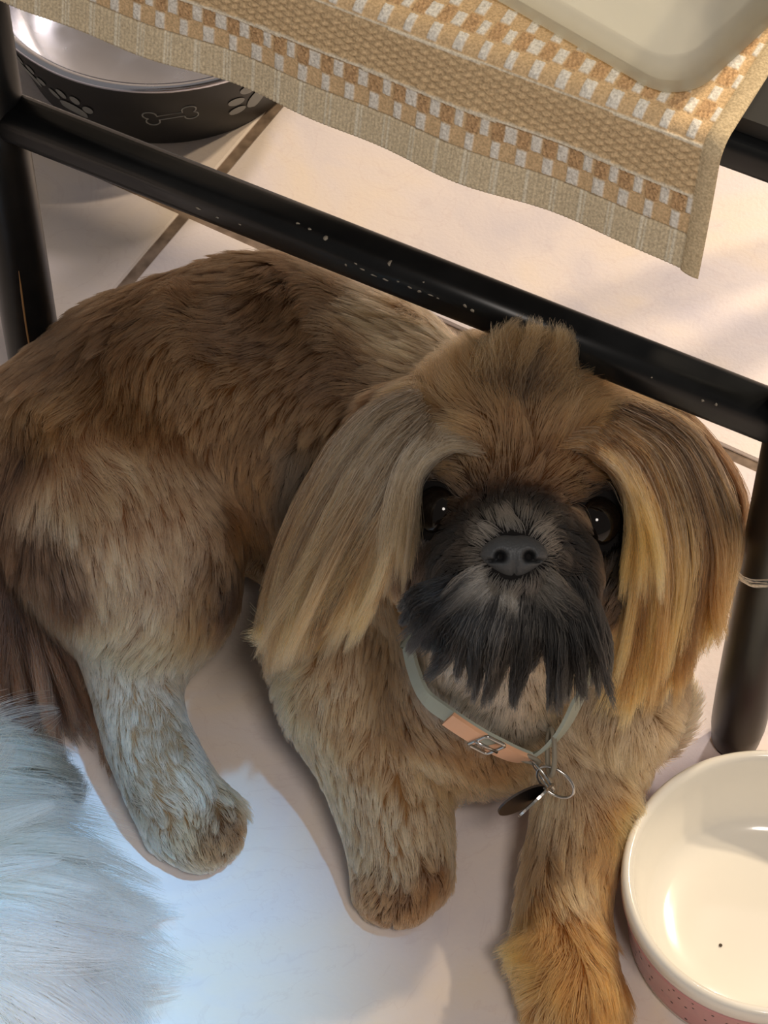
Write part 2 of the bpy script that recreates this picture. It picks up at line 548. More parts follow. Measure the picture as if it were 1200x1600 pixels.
# ------------------------------------------------------------------ black bowl with steel inside
steel_m, nt, b = new_mat('brushed_steel')
tcn = N(nt, 'ShaderNodeTexCoord')
nz = N(nt, 'ShaderNodeTexNoise'); nz.inputs['Scale'].default_value = 30; nz.inputs['Detail'].default_value = 5
nt.links.new(tcn.outputs['Object'], nz.inputs['Vector'])
rp = ramp(nt, [(0.3, (0.16, 0.16, 0.16)), (0.7, (0.30, 0.30, 0.30))]); nt.links.new(nz.outputs['Fac'], rp.inputs['Fac'])
nt.links.new(rp.outputs['Color'], b.inputs['Roughness'])
b.inputs['Base Color'].default_value = (0.74, 0.75, 0.84, 1); b.inputs['Metallic'].default_value = 1.0
plastic_m = pmat('black_plastic', (0.012, 0.012, 0.012), 0.45)
print_m = pmat('grey_print', lin(150, 152, 148), 0.6)
BC = np.array([-0.1424, 1.291, 0.0]); BH, BRt, BRb = 0.072, 0.1175, 0.092
bowl = empty('dog_bowl', BC, 'black dog bowl printed with paws and a bone, steel inside, behind the stool', 'bowl')
V, Fs = lathe([(0.0, 0.0012), (BRb - 0.004, 0.0012), (BRb - 0.003, 0.0), (BRb, 0.0), (BRb + 0.0012, 0.002), (BRt - 0.002, BH - 0.004), (BRt - 0.002, BH - 0.002), (BRt - 0.006, BH - 0.002), (BRb - 0.004, 0.006), (0.0, 0.006)], BC, 128)
mesh_obj('outer_shell', V, Fs, plastic_m, bowl)
V, Fs = lathe([(BRt - 0.0018, BH - 0.003), (BRt + 0.0002, BH - 0.0015), (BRt, BH + 0.0008), (BRt - 0.002, BH + 0.0018), (BRt - 0.006, BH + 0.0008), (BRt - 0.0095, BH - 0.005),
               (BRt - 0.015, BH - 0.024), (BRt - 0.022, BH - 0.041), (BRt - 0.033, BH - 0.053), (BRt - 0.05, BH - 0.0575), (0.04, BH - 0.059), (0.0, BH - 0.059)], BC, 128)
mesh_obj('steel_liner', V, Fs, steel_m, bowl)


def on_side(a, z, off=0.0006):                     # a: angle round the bowl, z: height on its sloping side
    r = BRb + 0.0012 + (BRt - 0.002 - BRb - 0.0012) * (z - 0.002) / (BH - 0.006) + off
    return BC + np.array([r * math.sin(a), -r * math.cos(a), z])


def patch(name, outline, ang, z, rot, k=0.105):
    """filled outline (metres) printed on the side: rings shrink to the middle so that it follows the curve"""
    o = np.asarray(outline, float)
    c, s = math.cos(rot), math.sin(rot)
    o = o @ np.array([[c, s], [-s, c]])
    V, Fs = [], []
    n = len(o)
    ce = o.mean(0)
    for q in (1, 0.66, 0.33):
        for p in ce + (o - ce) * q:
            V.append(on_side(ang + p[0] / k, z + p[1]))
    V.append(on_side(ang + ce[0] / k, z + ce[1]))
    for l in range(2):
        for i in range(n):
            j = (i + 1) % n
            Fs.append((l * n + i, l * n + j, (l + 1) * n + j, (l + 1) * n + i))
    for i in range(n):
        Fs.append((2 * n + i, 2 * n + (i + 1) % n, 3 * n))
    return mesh_obj(name, V, Fs, print_m, bowl)


def ell(cx, cy, rx, ry, rot=0, n=18):
    a = np.linspace(0, 2 * np.pi, n, endpoint=False)
    p = np.stack([rx * np.cos(a), ry * np.sin(a)], 1)
    c, s = math.cos(rot), math.sin(rot)
    return p @ np.array([[c, s], [-s, c]]) + [cx, cy]


def paw_print(ang, z, rot, s=1.0):
    a = np.linspace(0, 2 * np.pi, 26, endpoint=False)
    pad = np.stack([0.0125 * np.cos(a) * (1 + 0.05 * np.cos(2 * a)), 0.0085 * np.sin(a) - 0.0028 * np.cos(2 * a) * (np.sin(a) < 0) - 0.005], 1) * s
    patch('paw_pad', pad, ang, z, rot)
    for (x, y, r0) in ((-0.0155, 0.0050, 0.5), (-0.0062, 0.0135, 0.15), (0.0062, 0.0135, -0.15), (0.0155, 0.0050, -0.5)):
        patch('paw_toe', ell(x * s, y * s, 0.0044 * s, 0.0062 * s, r0), ang, z, rot)




def find_side(px, py):
    best = None
    for a_ in np.radians(np.arange(-100, 101, 1.0)):
        for z_ in np.arange(0.004, 0.07, 0.001):
            q_ = proj(on_side(a_, z_))[0]
            e_ = (q_[0] - px) ** 2 + (q_[1] - py) ** 2
            if best is None or e_ < best[0]: best = (e_, a_, z_)
    return best[1], best[2]


for (px, py, rot_, s_) in ((112, 166, -4, 0.82), (44, 112, -14, 0.82), (399, 148, 58, 0.98)):
    a_, z_ = find_side(px, py)
    paw_print(a_, z_, R(rot_), s_)
bone_a, bone_z = find_side(268, 182)
# bone outline
a = np.linspace(0, 1, 200, endpoint=False)
bl, br_, bw = 0.0135, 0.0062, 0.0036


def arc(cx, cy, r, a0, a1, n=14):
    t = np.radians(np.linspace(a0, a1, n))
    return [(cx + r * math.cos(x), cy + r * math.sin(x)) for x in t]


bl, bh, r_ = 0.0125, 0.0039, 0.0044
bone = arc(bl, bh, r_, 198, -62) + arc(bl, -bh, r_, 62, -198) + arc(-bl, -bh, r_, 18, -242) + arc(-bl, bh, r_, 242, -18)
bone = np.array(bone)
c, s = math.cos(R(12)), math.sin(R(12))
bone = bone @ np.array([[c, s], [-s, c]])
pts = [on_side(bone_a + p[0] / 0.105, bone_z + p[1], 0.0002) for p in bone]
V, Fs = sweep(pts, circle(0.0005, 6), closed=True)
mesh_obj('bone_outline', V, Fs, print_m, bowl)

# ------------------------------------------------------------------ white bowl, pink outside with dark dots
WC = np.array([0.1945, 0.6415, 0.0]); WH, WRt, WRb = 0.056, 0.0757, 0.0690
white_m, nt, b = new_mat('white_glaze')
b.inputs['Base Color'].default_value = col4(lin(240, 236, 226)); b.inputs['Roughness'].default_value = 0.16; b.inputs['Coat Weight'].default_value = 0.3
pink_m = pmat('pink_glaze', lin(206, 146, 146), 0.25)
dot_m = pmat('dark_dot', lin(58, 36, 38), 0.5)
speck_m = pmat('speck', lin(70, 58, 45), 0.8)
wb = empty('ceramic_bowl', WC, 'white ceramic bowl with pink dotted outside beside the dog paw', 'bowl')
V, Fs = lathe([(0, 0.0025), (WRb - 0.010, 0.0025), (WRb - 0.008, 0.0), (WRb - 0.004, 0.0), (WRb - 0.001, 0.0015), (WRb - 0.0006, 0.0042), (WRb + 0.001, 0.02), (WRt - 0.0014, WH - 0.0125), (WRt - 0.0004, WH - 0.0105),
               (WRt, WH - 0.006), (WRt - 0.0004, WH - 0.002), (WRt - 0.0018, WH - 0.0003), (WRt - 0.0034, WH), (WRt - 0.0052, WH - 0.0010), (WRt - 0.0064, WH - 0.004), (WRt - 0.0075, WH - 0.014),
               (WRb - 0.0085, 0.018), (WRb - 0.012, 0.0125), (WRb - 0.019, 0.0092), (WRb - 0.03, 0.0082), (0.0, 0.008)], WC, 128)
mesh_obj('bowl_body', V, Fs, white_m, wb)


def wside(z):
    return np.interp(z, [0.0042, 0.02, WH - 0.0125, WH - 0.0105], [WRb - 0.0006, WRb + 0.001, WRt - 0.0014, WRt - 0.0004])


zz = np.linspace(0.0055, WH - 0.0118, 12)
prof = [(wside(zz[0]) - 0.0004, zz[0] - 0.0003)] + [(wside(z) + 0.0006, z) for z in zz] + [(wside(zz[-1]) - 0.0004, zz[-1] + 0.0004)]
V, Fs = lathe(prof, WC, 128)
pinkband = mesh_obj('pink_band', V, Fs, pink_m, wb)
dr = np.random.default_rng(4)
placed = []
while len(placed) < 150:
    a_, z_ = dr.random() * 2 * np.pi, 0.009 + dr.random() * 0.031
    if all(((min(abs(a_ - q[0]), 2 * np.pi - abs(a_ - q[0])) * WRt) ** 2 + (z_ - q[1]) ** 2) > 0.0060 ** 2 for q in placed):
        placed.append((a_, z_))
for a_, z_ in placed:
    rad = np.array([math.cos(a_), math.sin(a_), 0]); tg = np.array([-math.sin(a_), math.cos(a_), 0])
    c0 = WC + rad * (wside(z_) + 0.00065) + np.array([0, 0, z_])
    r0 = 0.00075 + 0.0003 * dr.random()
    V = [c0 + (tg * math.cos(k) * r0 + np.array([0, 0, 1]) * math.sin(k) * r0 * 1.1) - rad * 0.00008 for k in np.linspace(0, 2 * np.pi, 9)[:-1]] + [c0 + rad * 0.0001]
    mesh_obj('dot', V, [(k, (k + 1) % 8, 8) for k in range(8)], dot_m, pinkband)
for (px, py, sz) in ((1126, 1477, 0.0011), (1020, 1278, 0.0005), (1168, 1273, 0.0005), (1124, 1286, 0.0004), (1101, 1321, 0.0005), (1016, 1390, 0.0005), (998, 1413, 0.0005), (1077, 1343, 0.0004)):
    q = W(px, py, 0.0086 if py > 1300 else 0.02)
    rr_ = math.hypot(q[0] - WC[0], q[1] - WC[1])
    if rr_ > WRb - 0.03: continue
    V = [q + sz * np.array([math.cos(k) * (0.7 + 0.5 * dr.random()), math.sin(k) * (0.7 + 0.5 * dr.random()), 0]) for k in np.linspace(0, 2 * np.pi, 8)[:-1]] + [q + np.array([0, 0, sz * 0.6])]
    mesh_obj('speck', V, [(k, (k + 1) % 7, 7) for k in range(7)], speck_m, wb)

# ------------------------------------------------------------------ hair tools
hair_mats = {}


def hair_mat(name, rough=0.42, radial=0.6):
    m = bpy.data.materials.new(name)
    m.use_nodes = True
    nt = m.node_tree
    for n in list(nt.nodes):
        nt.nodes.remove(n)
    out = nt.nodes.new('ShaderNodeOutputMaterial')
    h = nt.nodes.new('ShaderNodeBsdfHairPrincipled')
    h.model = 'CHIANG'
    h.parametrization = 'COLOR'
    at = nt.nodes.new('ShaderNodeAttribute'); at.attribute_name = 'col'
    nt.links.new(at.outputs['Color'], h.inputs['Color'])
    h.inputs['Roughness'].default_value = rough
    h.inputs['Radial Roughness'].default_value = radial
    h.inputs['Coat'].default_value = 0.0
    nt.links.new(h.outputs[0], out.inputs['Surface'])
    return m


fur_m = hair_mat('fur_strands')


def hair_obj(name, P, rad, col, parent, mat):
    """P: (n, k, 3) world points, rad: (n, k), col: (n, k, 3)"""
    n, k = P.shape[:2]
    P = P - world_loc(parent)
    cu = bpy.data.hair_curves.new(name)
    cu.add_curves([k] * n)
    cu.attributes['position'].data.foreach_set('vector', P.reshape(-1).astype(np.float32))
    ra = cu.attributes.get('radius') or cu.attributes.new('radius', 'FLOAT', 'POINT')
    ra.data.foreach_set('value', rad.reshape(-1).astype(np.float32))
    c = cu.attributes.new('col', 'FLOAT_COLOR', 'POINT')
    c4 = np.concatenate([np.clip(col, 0, 1), np.ones((n, k, 1))], -1)
    c.data.foreach_set('color', c4.reshape(-1).astype(np.float32))
    cu.materials.append(mat)
    o = bpy.data.objects.new(name, cu)
    C.objects.link(o)
    o.parent = parent
    o['kind'] = 'stuff'
    return o


class SineNoise:
    def __init__(self, seed, freq, n=7):
        r = np.random.default_rng(seed)
        self.k = unit(r.normal(size=(n, 3))) * freq * (0.6 + 0.8 * r.random((n, 1)))
        self.p = r.random(n) * 6.283

    def __call__(self, x):
        return np.sin(x @ self.k.T + self.p).sum(-1) / math.sqrt(len(self.p) / 2)


def body_mesh(name, spheres, voxel, smooth_it, mat, parent):
    """spheres: chains of (point, radius); each chain is swept with overlapping balls, then fused into one skin"""
    bm = bmesh.new()
    for chain in spheres:
        pts = []
        for (p, r), (p2, r2) in zip(chain[:-1], chain[1:]):
            L = np.linalg.norm(np.array(p2) - p); n = max(2, int(L / (0.28 * min(r, r2))))
            for t in np.linspace(0, 1, n, endpoint=False):
                pts.append((np.array(p) * (1 - t) + np.array(p2) * t, r * (1 - t) + r2 * t))
        pts.append(chain[-1])
        for p, r in pts:
            bmesh.ops.create_icosphere(bm, subdivisions=3, radius=r, matrix=Matrix.Translation(Vector(p)))
    me = bpy.data.meshes.new(name + '_raw'); bm.to_mesh(me); bm.free()
    tmp = bpy.data.objects.new(name + '_raw', me); C.objects.link(tmp)
    rm = tmp.modifiers.new('r', 'REMESH'); rm.mode = 'VOXEL'; rm.voxel_size = voxel
    s = tmp.modifiers.new('s', 'SMOOTH'); s.factor = 0.5; s.iterations = smooth_it
    dg = bpy.context.evaluated_depsgraph_get(); dg.update()
    me2 = bpy.data.meshes.new_from_object(tmp.evaluated_get(dg))
    bpy.data.objects.remove(tmp); bpy.data.meshes.remove(me)
    me2.name = name
    co = np.empty(len(me2.vertices) * 3); me2.vertices.foreach_get('co', co); co = co.reshape(-1, 3)
    co[:, 2] = np.maximum(co[:, 2], 0.0012)
    me2.vertices.foreach_set('co', (co - world_loc(parent)).reshape(-1)); me2.update()
    me2.polygons.foreach_set('use_smooth', np.ones(len(me2.polygons), bool))
    me2.materials.clear(); me2.materials.append(mat)
    o = bpy.data.objects.new(name, me2); C.objects.link(o); o.parent = parent
    me2.calc_loop_triangles()
    tri = np.empty(len(me2.loop_triangles) * 3, np.int32); me2.loop_triangles.foreach_get('vertices', tri); tri = tri.reshape(-1, 3)
    nr = np.empty(len(co) * 3); me2.vertices.foreach_get('normal', nr); nr = nr.reshape(-1, 3)
    bvh = BVHTree.FromPolygons([Vector(c) for c in co], tri.tolist())
    return o, co, tri, nr, bvh


def surf(bvh, px, py, back=False):
    hit, n, _, d = bvh.ray_cast(Vector(CAM), Vector(ray(px, py)))
    if hit is None:
        best = None
        for t in np.linspace(1.1, 1.7, 60):
            q = bvh.find_nearest(Vector(D(px, py, t)))
            if best is None or q[3] < best[3]: best = q
        return np.array(best[0]), np.array(best[1])
    return np.array(hit), np.array(n)


def sample_surface(co, tri, nr, n, r):
    A = co[tri]
    ar = np.linalg.norm(np.cross(A[:, 1] - A[:, 0], A[:, 2] - A[:, 0]), axis=1) / 2
    f = r.choice(len(tri), size=n, p=ar / ar.sum())
    u, v = r.random(n), r.random(n)
    fl_ = u + v > 1; u[fl_] = 1 - u[fl_]; v[fl_] = 1 - v[fl_]
    w = np.stack([1 - u - v, u, v], 1)
    return (A[f] * w[..., None]).sum(1), unit((nr[tri[f]] * w[..., None]).sum(1))


def clump(P, t, size, amount, r, power=1.4):
    n = len(P)
    nc = max(1, n // size)
    idx = r.choice(n, nc, replace=False)
    kd = KDTree(nc)
    for i, q in enumerate(idx): kd.insert(P[q, 0], i)
    kd.balance()
    near = np.array([kd.find(p)[1] for p in P[:, 0]])
    cen = P[idx][near]
    am = amount * (0.5 + r.random(nc))[near]
    P = P + (cen - P) * np.clip(am[:, None] * t[None, :] ** power, 0, 0.93)[..., None]
    return P, near


def grow(co, tri, nr, n, guides, r, K=7, keep=None, clump_size=45, clump_amt=0.6, rad=0.00022, wave=0.25, col_jit=0.16, gravity=0.15, bvh=None):
    """guides: rows of (pos3, dir3, length, lift, rgb root, rgb tip)"""
    root, nrm = sample_surface(co, tri, nr, n, r)
    if keep is not None:
        k = keep(root, nrm); root, nrm = root[k], nrm[k]
    n = len(root)
    G = np.array([np.concatenate([np.ravel(x) for x in g]) for g in guides])
    out = np.zeros((n, G.shape[1] - 3))
    for s in range(0, n, 20000):
        d2 = ((root[s:s + 20000, None, :] - G[None, :, :3]) ** 2).sum(-1)
        w = 1.0 / (d2 + 0.008 ** 2) ** 2.2
        w /= w.sum(1, keepdims=True)
        out[s:s + 20000] = w @ G[:, 3:]
    dirn = out[:, :3]; L = out[:, 3] * (0.65 + 0.6 * r.random(n)); lift = out[:, 4]
    c0, c1 = out[:, 5:8], out[:, 8:11]
    nzs = [SineNoise(i, 95) for i in range(3)]
    nv = np.stack([q(root) for q in nzs], 1)
    dirn = unit(dirn) + wave * nv + r.normal(size=(n, 3)) * 0.10
    dirn = unit(dirn - nrm * (dirn * nrm).sum(1, keepdims=True))
    t = np.linspace(0, 1, K)
    P = np.zeros((n, K, 3)); P[:, 0] = root - nrm * 0.001
    for i in range(1, K):
        tt = (i - 0.5) / (K - 1)
        a = (lift * (1.25 - 1.05 * tt))[:, None]
        d = dirn * np.cos(a) + nrm * np.sin(a)
        d[:, 2] -= gravity * tt
        d += r.normal(size=(n, 3)) * 0.05
        P[:, i] = P[:, i - 1] + unit(d) * (L / (K - 1))[:, None]
    P, cl = clump(P, t, clump_size, clump_amt, r)
    if bvh is not None:
        mid, end = K // 2, K - 1
        push = np.zeros((2, n, 3))
        for w_, (kk_, mar) in enumerate(((mid, 0.0022), (end, 0.0028))):
            for i_, p_ in enumerate(P[:, kk_]):
                c_, n_, _, d_ = bvh.find_nearest(p_)
                sd_ = (p_[0] - c_[0]) * n_[0] + (p_[1] - c_[1]) * n_[1] + (p_[2] - c_[2]) * n_[2]
                if sd_ < mar:
                    push[w_, i_] = (n_[0] * (mar - sd_), n_[1] * (mar - sd_), n_[2] * (mar - sd_))
        lo = np.clip(t / t[mid], 0, 1) * (t <= t[mid]); hi = np.clip((t - t[mid]) / (1 - t[mid]), 0, 1)
        wm = np.where(t <= t[mid], lo, 1 - hi); we = np.where(t <= t[mid], 0, hi)
        P = P + wm[None, :, None] * push[0][:, None, :] + we[None, :, None] * push[1][:, None, :]
    P[..., 2] = np.maximum(P[..., 2], 0.0008)
    cr = np.random.default_rng(int(r.integers(1e9)))
    cv = np.clip(1 + col_jit * cr.normal(size=cl.max() + 1), 0.5, 1.6)[cl] * np.clip(1 + 0.13 * r.normal(size=n), 0.5, 1.6)
    low = 1 + 0.12 * SineNoise(77, 60)(root) + 0.08 * SineNoise(78, 160)(root)
    col = (c0[:, None, :] * (1 - t[None, :, None]) + c1[:, None, :] * t[None, :, None]) * (cv * low)[:, None, None]
    rd = rad * np.interp(t, [0, 0.3, 1], [1, 1, 0.2])[None, :] * (0.7 + 0.6 * r.random((n, 1)))
    return P, rd, col


def curtain(lines, n, r, K=10, thick=0.01, cl_n=30, cl_amt=0.7, c0=(.3, .2, .1), c1=(.3, .2, .1), rad=0.00014, frizz=0.0012, lenvar=0.12, col_jit=0.16, up=None, spread=1.0, color_fn=None, start=0.22, wander=0.10, curl=0.0):
    """long hair combed along a fan of guide lines; every line is a list of world points"""
    GL = np.array([catmull(l, K) for l in lines])               # (g, K, 3)
    g = len(GL)
    t = np.linspace(0, 1, K)
    s = r.random(n) * (g - 1)
    cs = np.sort(r.random(cl_n)) * (g - 1)
    ci = np.abs(s[:, None] - cs[None, :]).argmin(1) if g > 1 else r.integers(0, cl_n, n)
    amt = np.clip(cl_amt * (0.5 + r.random(cl_n)), 0, 0.95)[ci]
    sc = s[:, None] + (cs[ci] - s)[:, None] * amt[:, None] * t[None, :] ** 1.2
    sc = np.clip(sc + wander * np.sin(t[None, :] * (2 + 4 * r.random((n, 1))) + 6.28 * r.random((n, 1))), 0, g - 1)
    i0 = np.clip(np.floor(sc).astype(int), 0, max(g - 2, 0)); fr = (sc - i0)[..., None] if g > 1 else np.zeros((n, K, 1))
    kk = np.arange(K)[None, :].repeat(n, 0)
    P = GL[i0, kk] * (1 - fr) + GL[np.minimum(i0 + 1, g - 1), kk] * fr
    # length variation: resample along the line
    Ls = np.clip((1 - lenvar * r.random(n)) * (1 - lenvar * 0.8 * r.random(cl_n)[ci]), 0.2, 1)
    st = start * r.random(n)
    u = (st[:, None] + t[None, :] * np.maximum(Ls - st, 0.1)[:, None]) * (K - 1)
    a0 = np.clip(np.floor(u).astype(int), 0, K - 2); fu = (u - a0)[..., None]
    rows = np.arange(n)[:, None]
    P = P[rows, a0] * (1 - fu) + P[rows, a0 + 1] * fu
    toward = unit(CAM - P.mean(axis=(0, 1))) if up is None else np.asarray(up, float)
    depth = (r.random(n) - 0.5) * thick
    dc = ((r.random(cl_n) - 0.5) * thick)[ci]
    dd = depth[:, None] * (1 - amt[:, None] * t[None, :]) + dc[:, None] * amt[:, None] * t[None, :]
    P = P + dd[..., None] * toward
    ph = r.normal(size=(n, 3)); pc = r.normal(size=(cl_n, 3))[ci]
    P = P + frizz * spread * (ph[:, None, :] * 0.5 * (1 - 0.6 * t[None, :, None]) + pc[:, None, :] * 1.6 * (t[None, :, None] ** 1.5)) + r.normal(size=P.shape) * frizz * 0.12
    wv = np.sin(t[None, :] * (4 + 3 * r.random((cl_n, 1))[ci]) + 6.28 * r.random((cl_n, 1))[ci])
    if curl:
        ph2 = 6.28 * r.random((cl_n, 1))[ci]; fq = (5 + 5 * r.random((cl_n, 1)))[ci]
        side_ = unit(np.cross(np.gradient(P, axis=1), toward))
        P = P + (curl * t[None, :] * np.sin(fq * t[None, :] + ph2))[..., None] * side_ + (curl * t[None, :] * np.cos(fq * t[None, :] + ph2))[..., None] * toward
    P = P + (wv * frizz * 0.9 * t[None, :])[..., None] * unit(pc)[:, None, :]
    P[..., 2] = np.maximum(P[..., 2], 0.0008)
    cv = np.clip(1 + col_jit * r.normal(size=cl_n), 0.28, 1.7)[ci] * np.clip(1 + 0.30 * r.normal(size=n), 0.35, 2.0)
    c0 = np.asarray(c0, float); c1 = np.asarray(c1, float)
    col = (c0 * (1 - t[:, None]) + c1 * t[:, None])[None] * cv[:, None, None]
    if color_fn is not None:
        col = color_fn(s / max(g - 1, 1), t, col, cv, r)
    rd = rad * np.interp(t, [0, 0.6, 1], [1, 0.9, 0.25])[None, :] * (0.7 + 0.6 * r.random((n, 1)))
    return P, rd, col


def cat(*parts):
    K = max(p[0].shape[1] for p in parts)
    res = [[], [], []]
    for P, rd, c in parts:
        k = P.shape[1]
        if k != K:
            x = np.linspace(0, k - 1, K); a = np.clip(np.floor(x).astype(int), 0, k - 2); f = x - a
            P = P[:, a] * (1 - f)[None, :, None] + P[:, a + 1] * f[None, :, None]
            c = c[:, a] * (1 - f)[None, :, None] + c[:, a + 1] * f[None, :, None]
            rd = rd[:, a] * (1 - f)[None] + rd[:, a + 1] * f[None]
        for l, v in zip(res, (P, rd, c)): l.append(v)
    return [np.concatenate(l) for l in res]


# ------------------------------------------------------------------ the brown dog
skin_m, nt, b = new_mat('dog_skin')
at = N(nt, 'ShaderNodeAttribute', attribute_name='col')
nt.links.new(at.outputs['Color'], b.inputs['Base Color'])
b.inputs['Roughness'].default_value = 0.9; b.inputs['Specular IOR Level'].default_value = 0.1

dog = empty('dog', (float(W(450, 800, 0)[0]), float(W(450, 800, 0)[1]), 0), 'golden brown shaggy dog with black muzzle lying under the stool', 'dog')
HT = 1.285                                             # depth of the head's middle
chains = [
    # trunk, from the rump to the neck
    [(W(170, 738, .085), .078), (W(264, 668, .094), .079), (W(400, 645, .094), .086), (W(530, 690, .095), .082), (W(640, 770, .105), .074), (D(720, 850, 1.36), .060), (D(780, 800, 1.31), .056)],
    [(W(530, 720, .075), .075), (W(640, 860, .08), .070), (D(735, 1055, 1.385), .058)],
    [(D(735, 1060, 1.385), .060), (D(775, 1000, 1.355), .056), (D(795, 880, 1.31), .054)],
    # hind leg
    [(W(165, 760, .10), .066), (W(200, 830, .10), .060), (W(228, 905, .088), .050), (W(222, 975, .072), .036), (W(205, 1050, .056), .0225), (W(228, 1150, .042), .0215), (W(268, 1235, .030), .023), (W(300, 1285, .020), .022), (W(312, 1305, .017), .019)],
    [(W(270, 1270, .020), .017), (W(262, 1300, .013), .013)], [(W(300, 1280, .020), .018), (W(300, 1318, .013), .013)], [(W(335, 1275, .020), .016), (W(346, 1308, .013), .012)],
    # the other hip, on the floor behind
    
    # forelegs
    [(W(560, 980, .075), .052), (W(555, 1075, .066), .040), (W(590, 1190, .052), .0295), (W(622, 1285, .038), .028), (W(628, 1355, .026), .025), (W(622, 1385, .020), .021)],
    [(W(600, 1370, .018), .016), (W(588, 1395, .012), .0125)], [(W(632, 1375, .018), .016), (W(632, 1402, .012), .0125)], [(W(660, 1360, .018), .016), (W(668, 1380, .012), .012)],
    [(W(915, 1070, .085), .050), (W(925, 1165, .068), .031), (W(908, 1270, .05), .024), (W(885, 1390, .034), .022), (W(878, 1480, .026), .024), (W(895, 1550, .02), .024), (W(915, 1600, .017), .019)],
    [(W(870, 1560, .018), .015), (W(880, 1610, .012), .012)], [(W(918, 1560, .018), .015), (W(930, 1612, .012), .012)],
    [(W(930, 1060, .075), .045), (W(995, 1105, .05), .028)],
    # head: skull, cheeks, muzzle, chin, ears
    [(D(800, 690, HT + .016), .050), (D(802, 735, HT), .058)],
    [(D(715, 735, HT + .004), .048), (D(800, 735, HT - .002), .058), (D(895, 745, HT + .004), .048)],
    [(D(735, 850, HT + .002), .042), (D(802, 850, HT - .015), .05), (D(885, 860, HT + .002), .042)],
    [(D(802, 860, HT - .055), .031), (D(803, 872, HT - .078), .021)],
    [(D(762, 900, HT - .055), .027), (D(802, 895, HT - .060), .026), (D(848, 905, HT - .055), .027)],
    [(D(805, 945, HT - .035), .028), (D(805, 965, HT - .045), .020)],
    [(D(640, 680, HT + .02), .026), (D(560, 780, HT + .024), .022), (D(505, 900, HT + .028), .017), (D(470, 970, HT + .03), .013)],
    [(D(980, 690, HT + .02), .026), (D(1060, 770, HT + .022), .020), (D(1075, 880, HT + .022), .015), (D(1050, 960, HT + .022), .011)],
    # tail
    [(W(95, 725, .09), .03), (W(20, 800, .08), .020), (W(-10, 900, .062), .017), (W(10, 1000, .042), .012)],
]
dbody, dco, dtri, dnr, dbvh = body_mesh('body', chains, 0.0045, 8, skin_m, dog)

br = lambda *c: lin(*c)
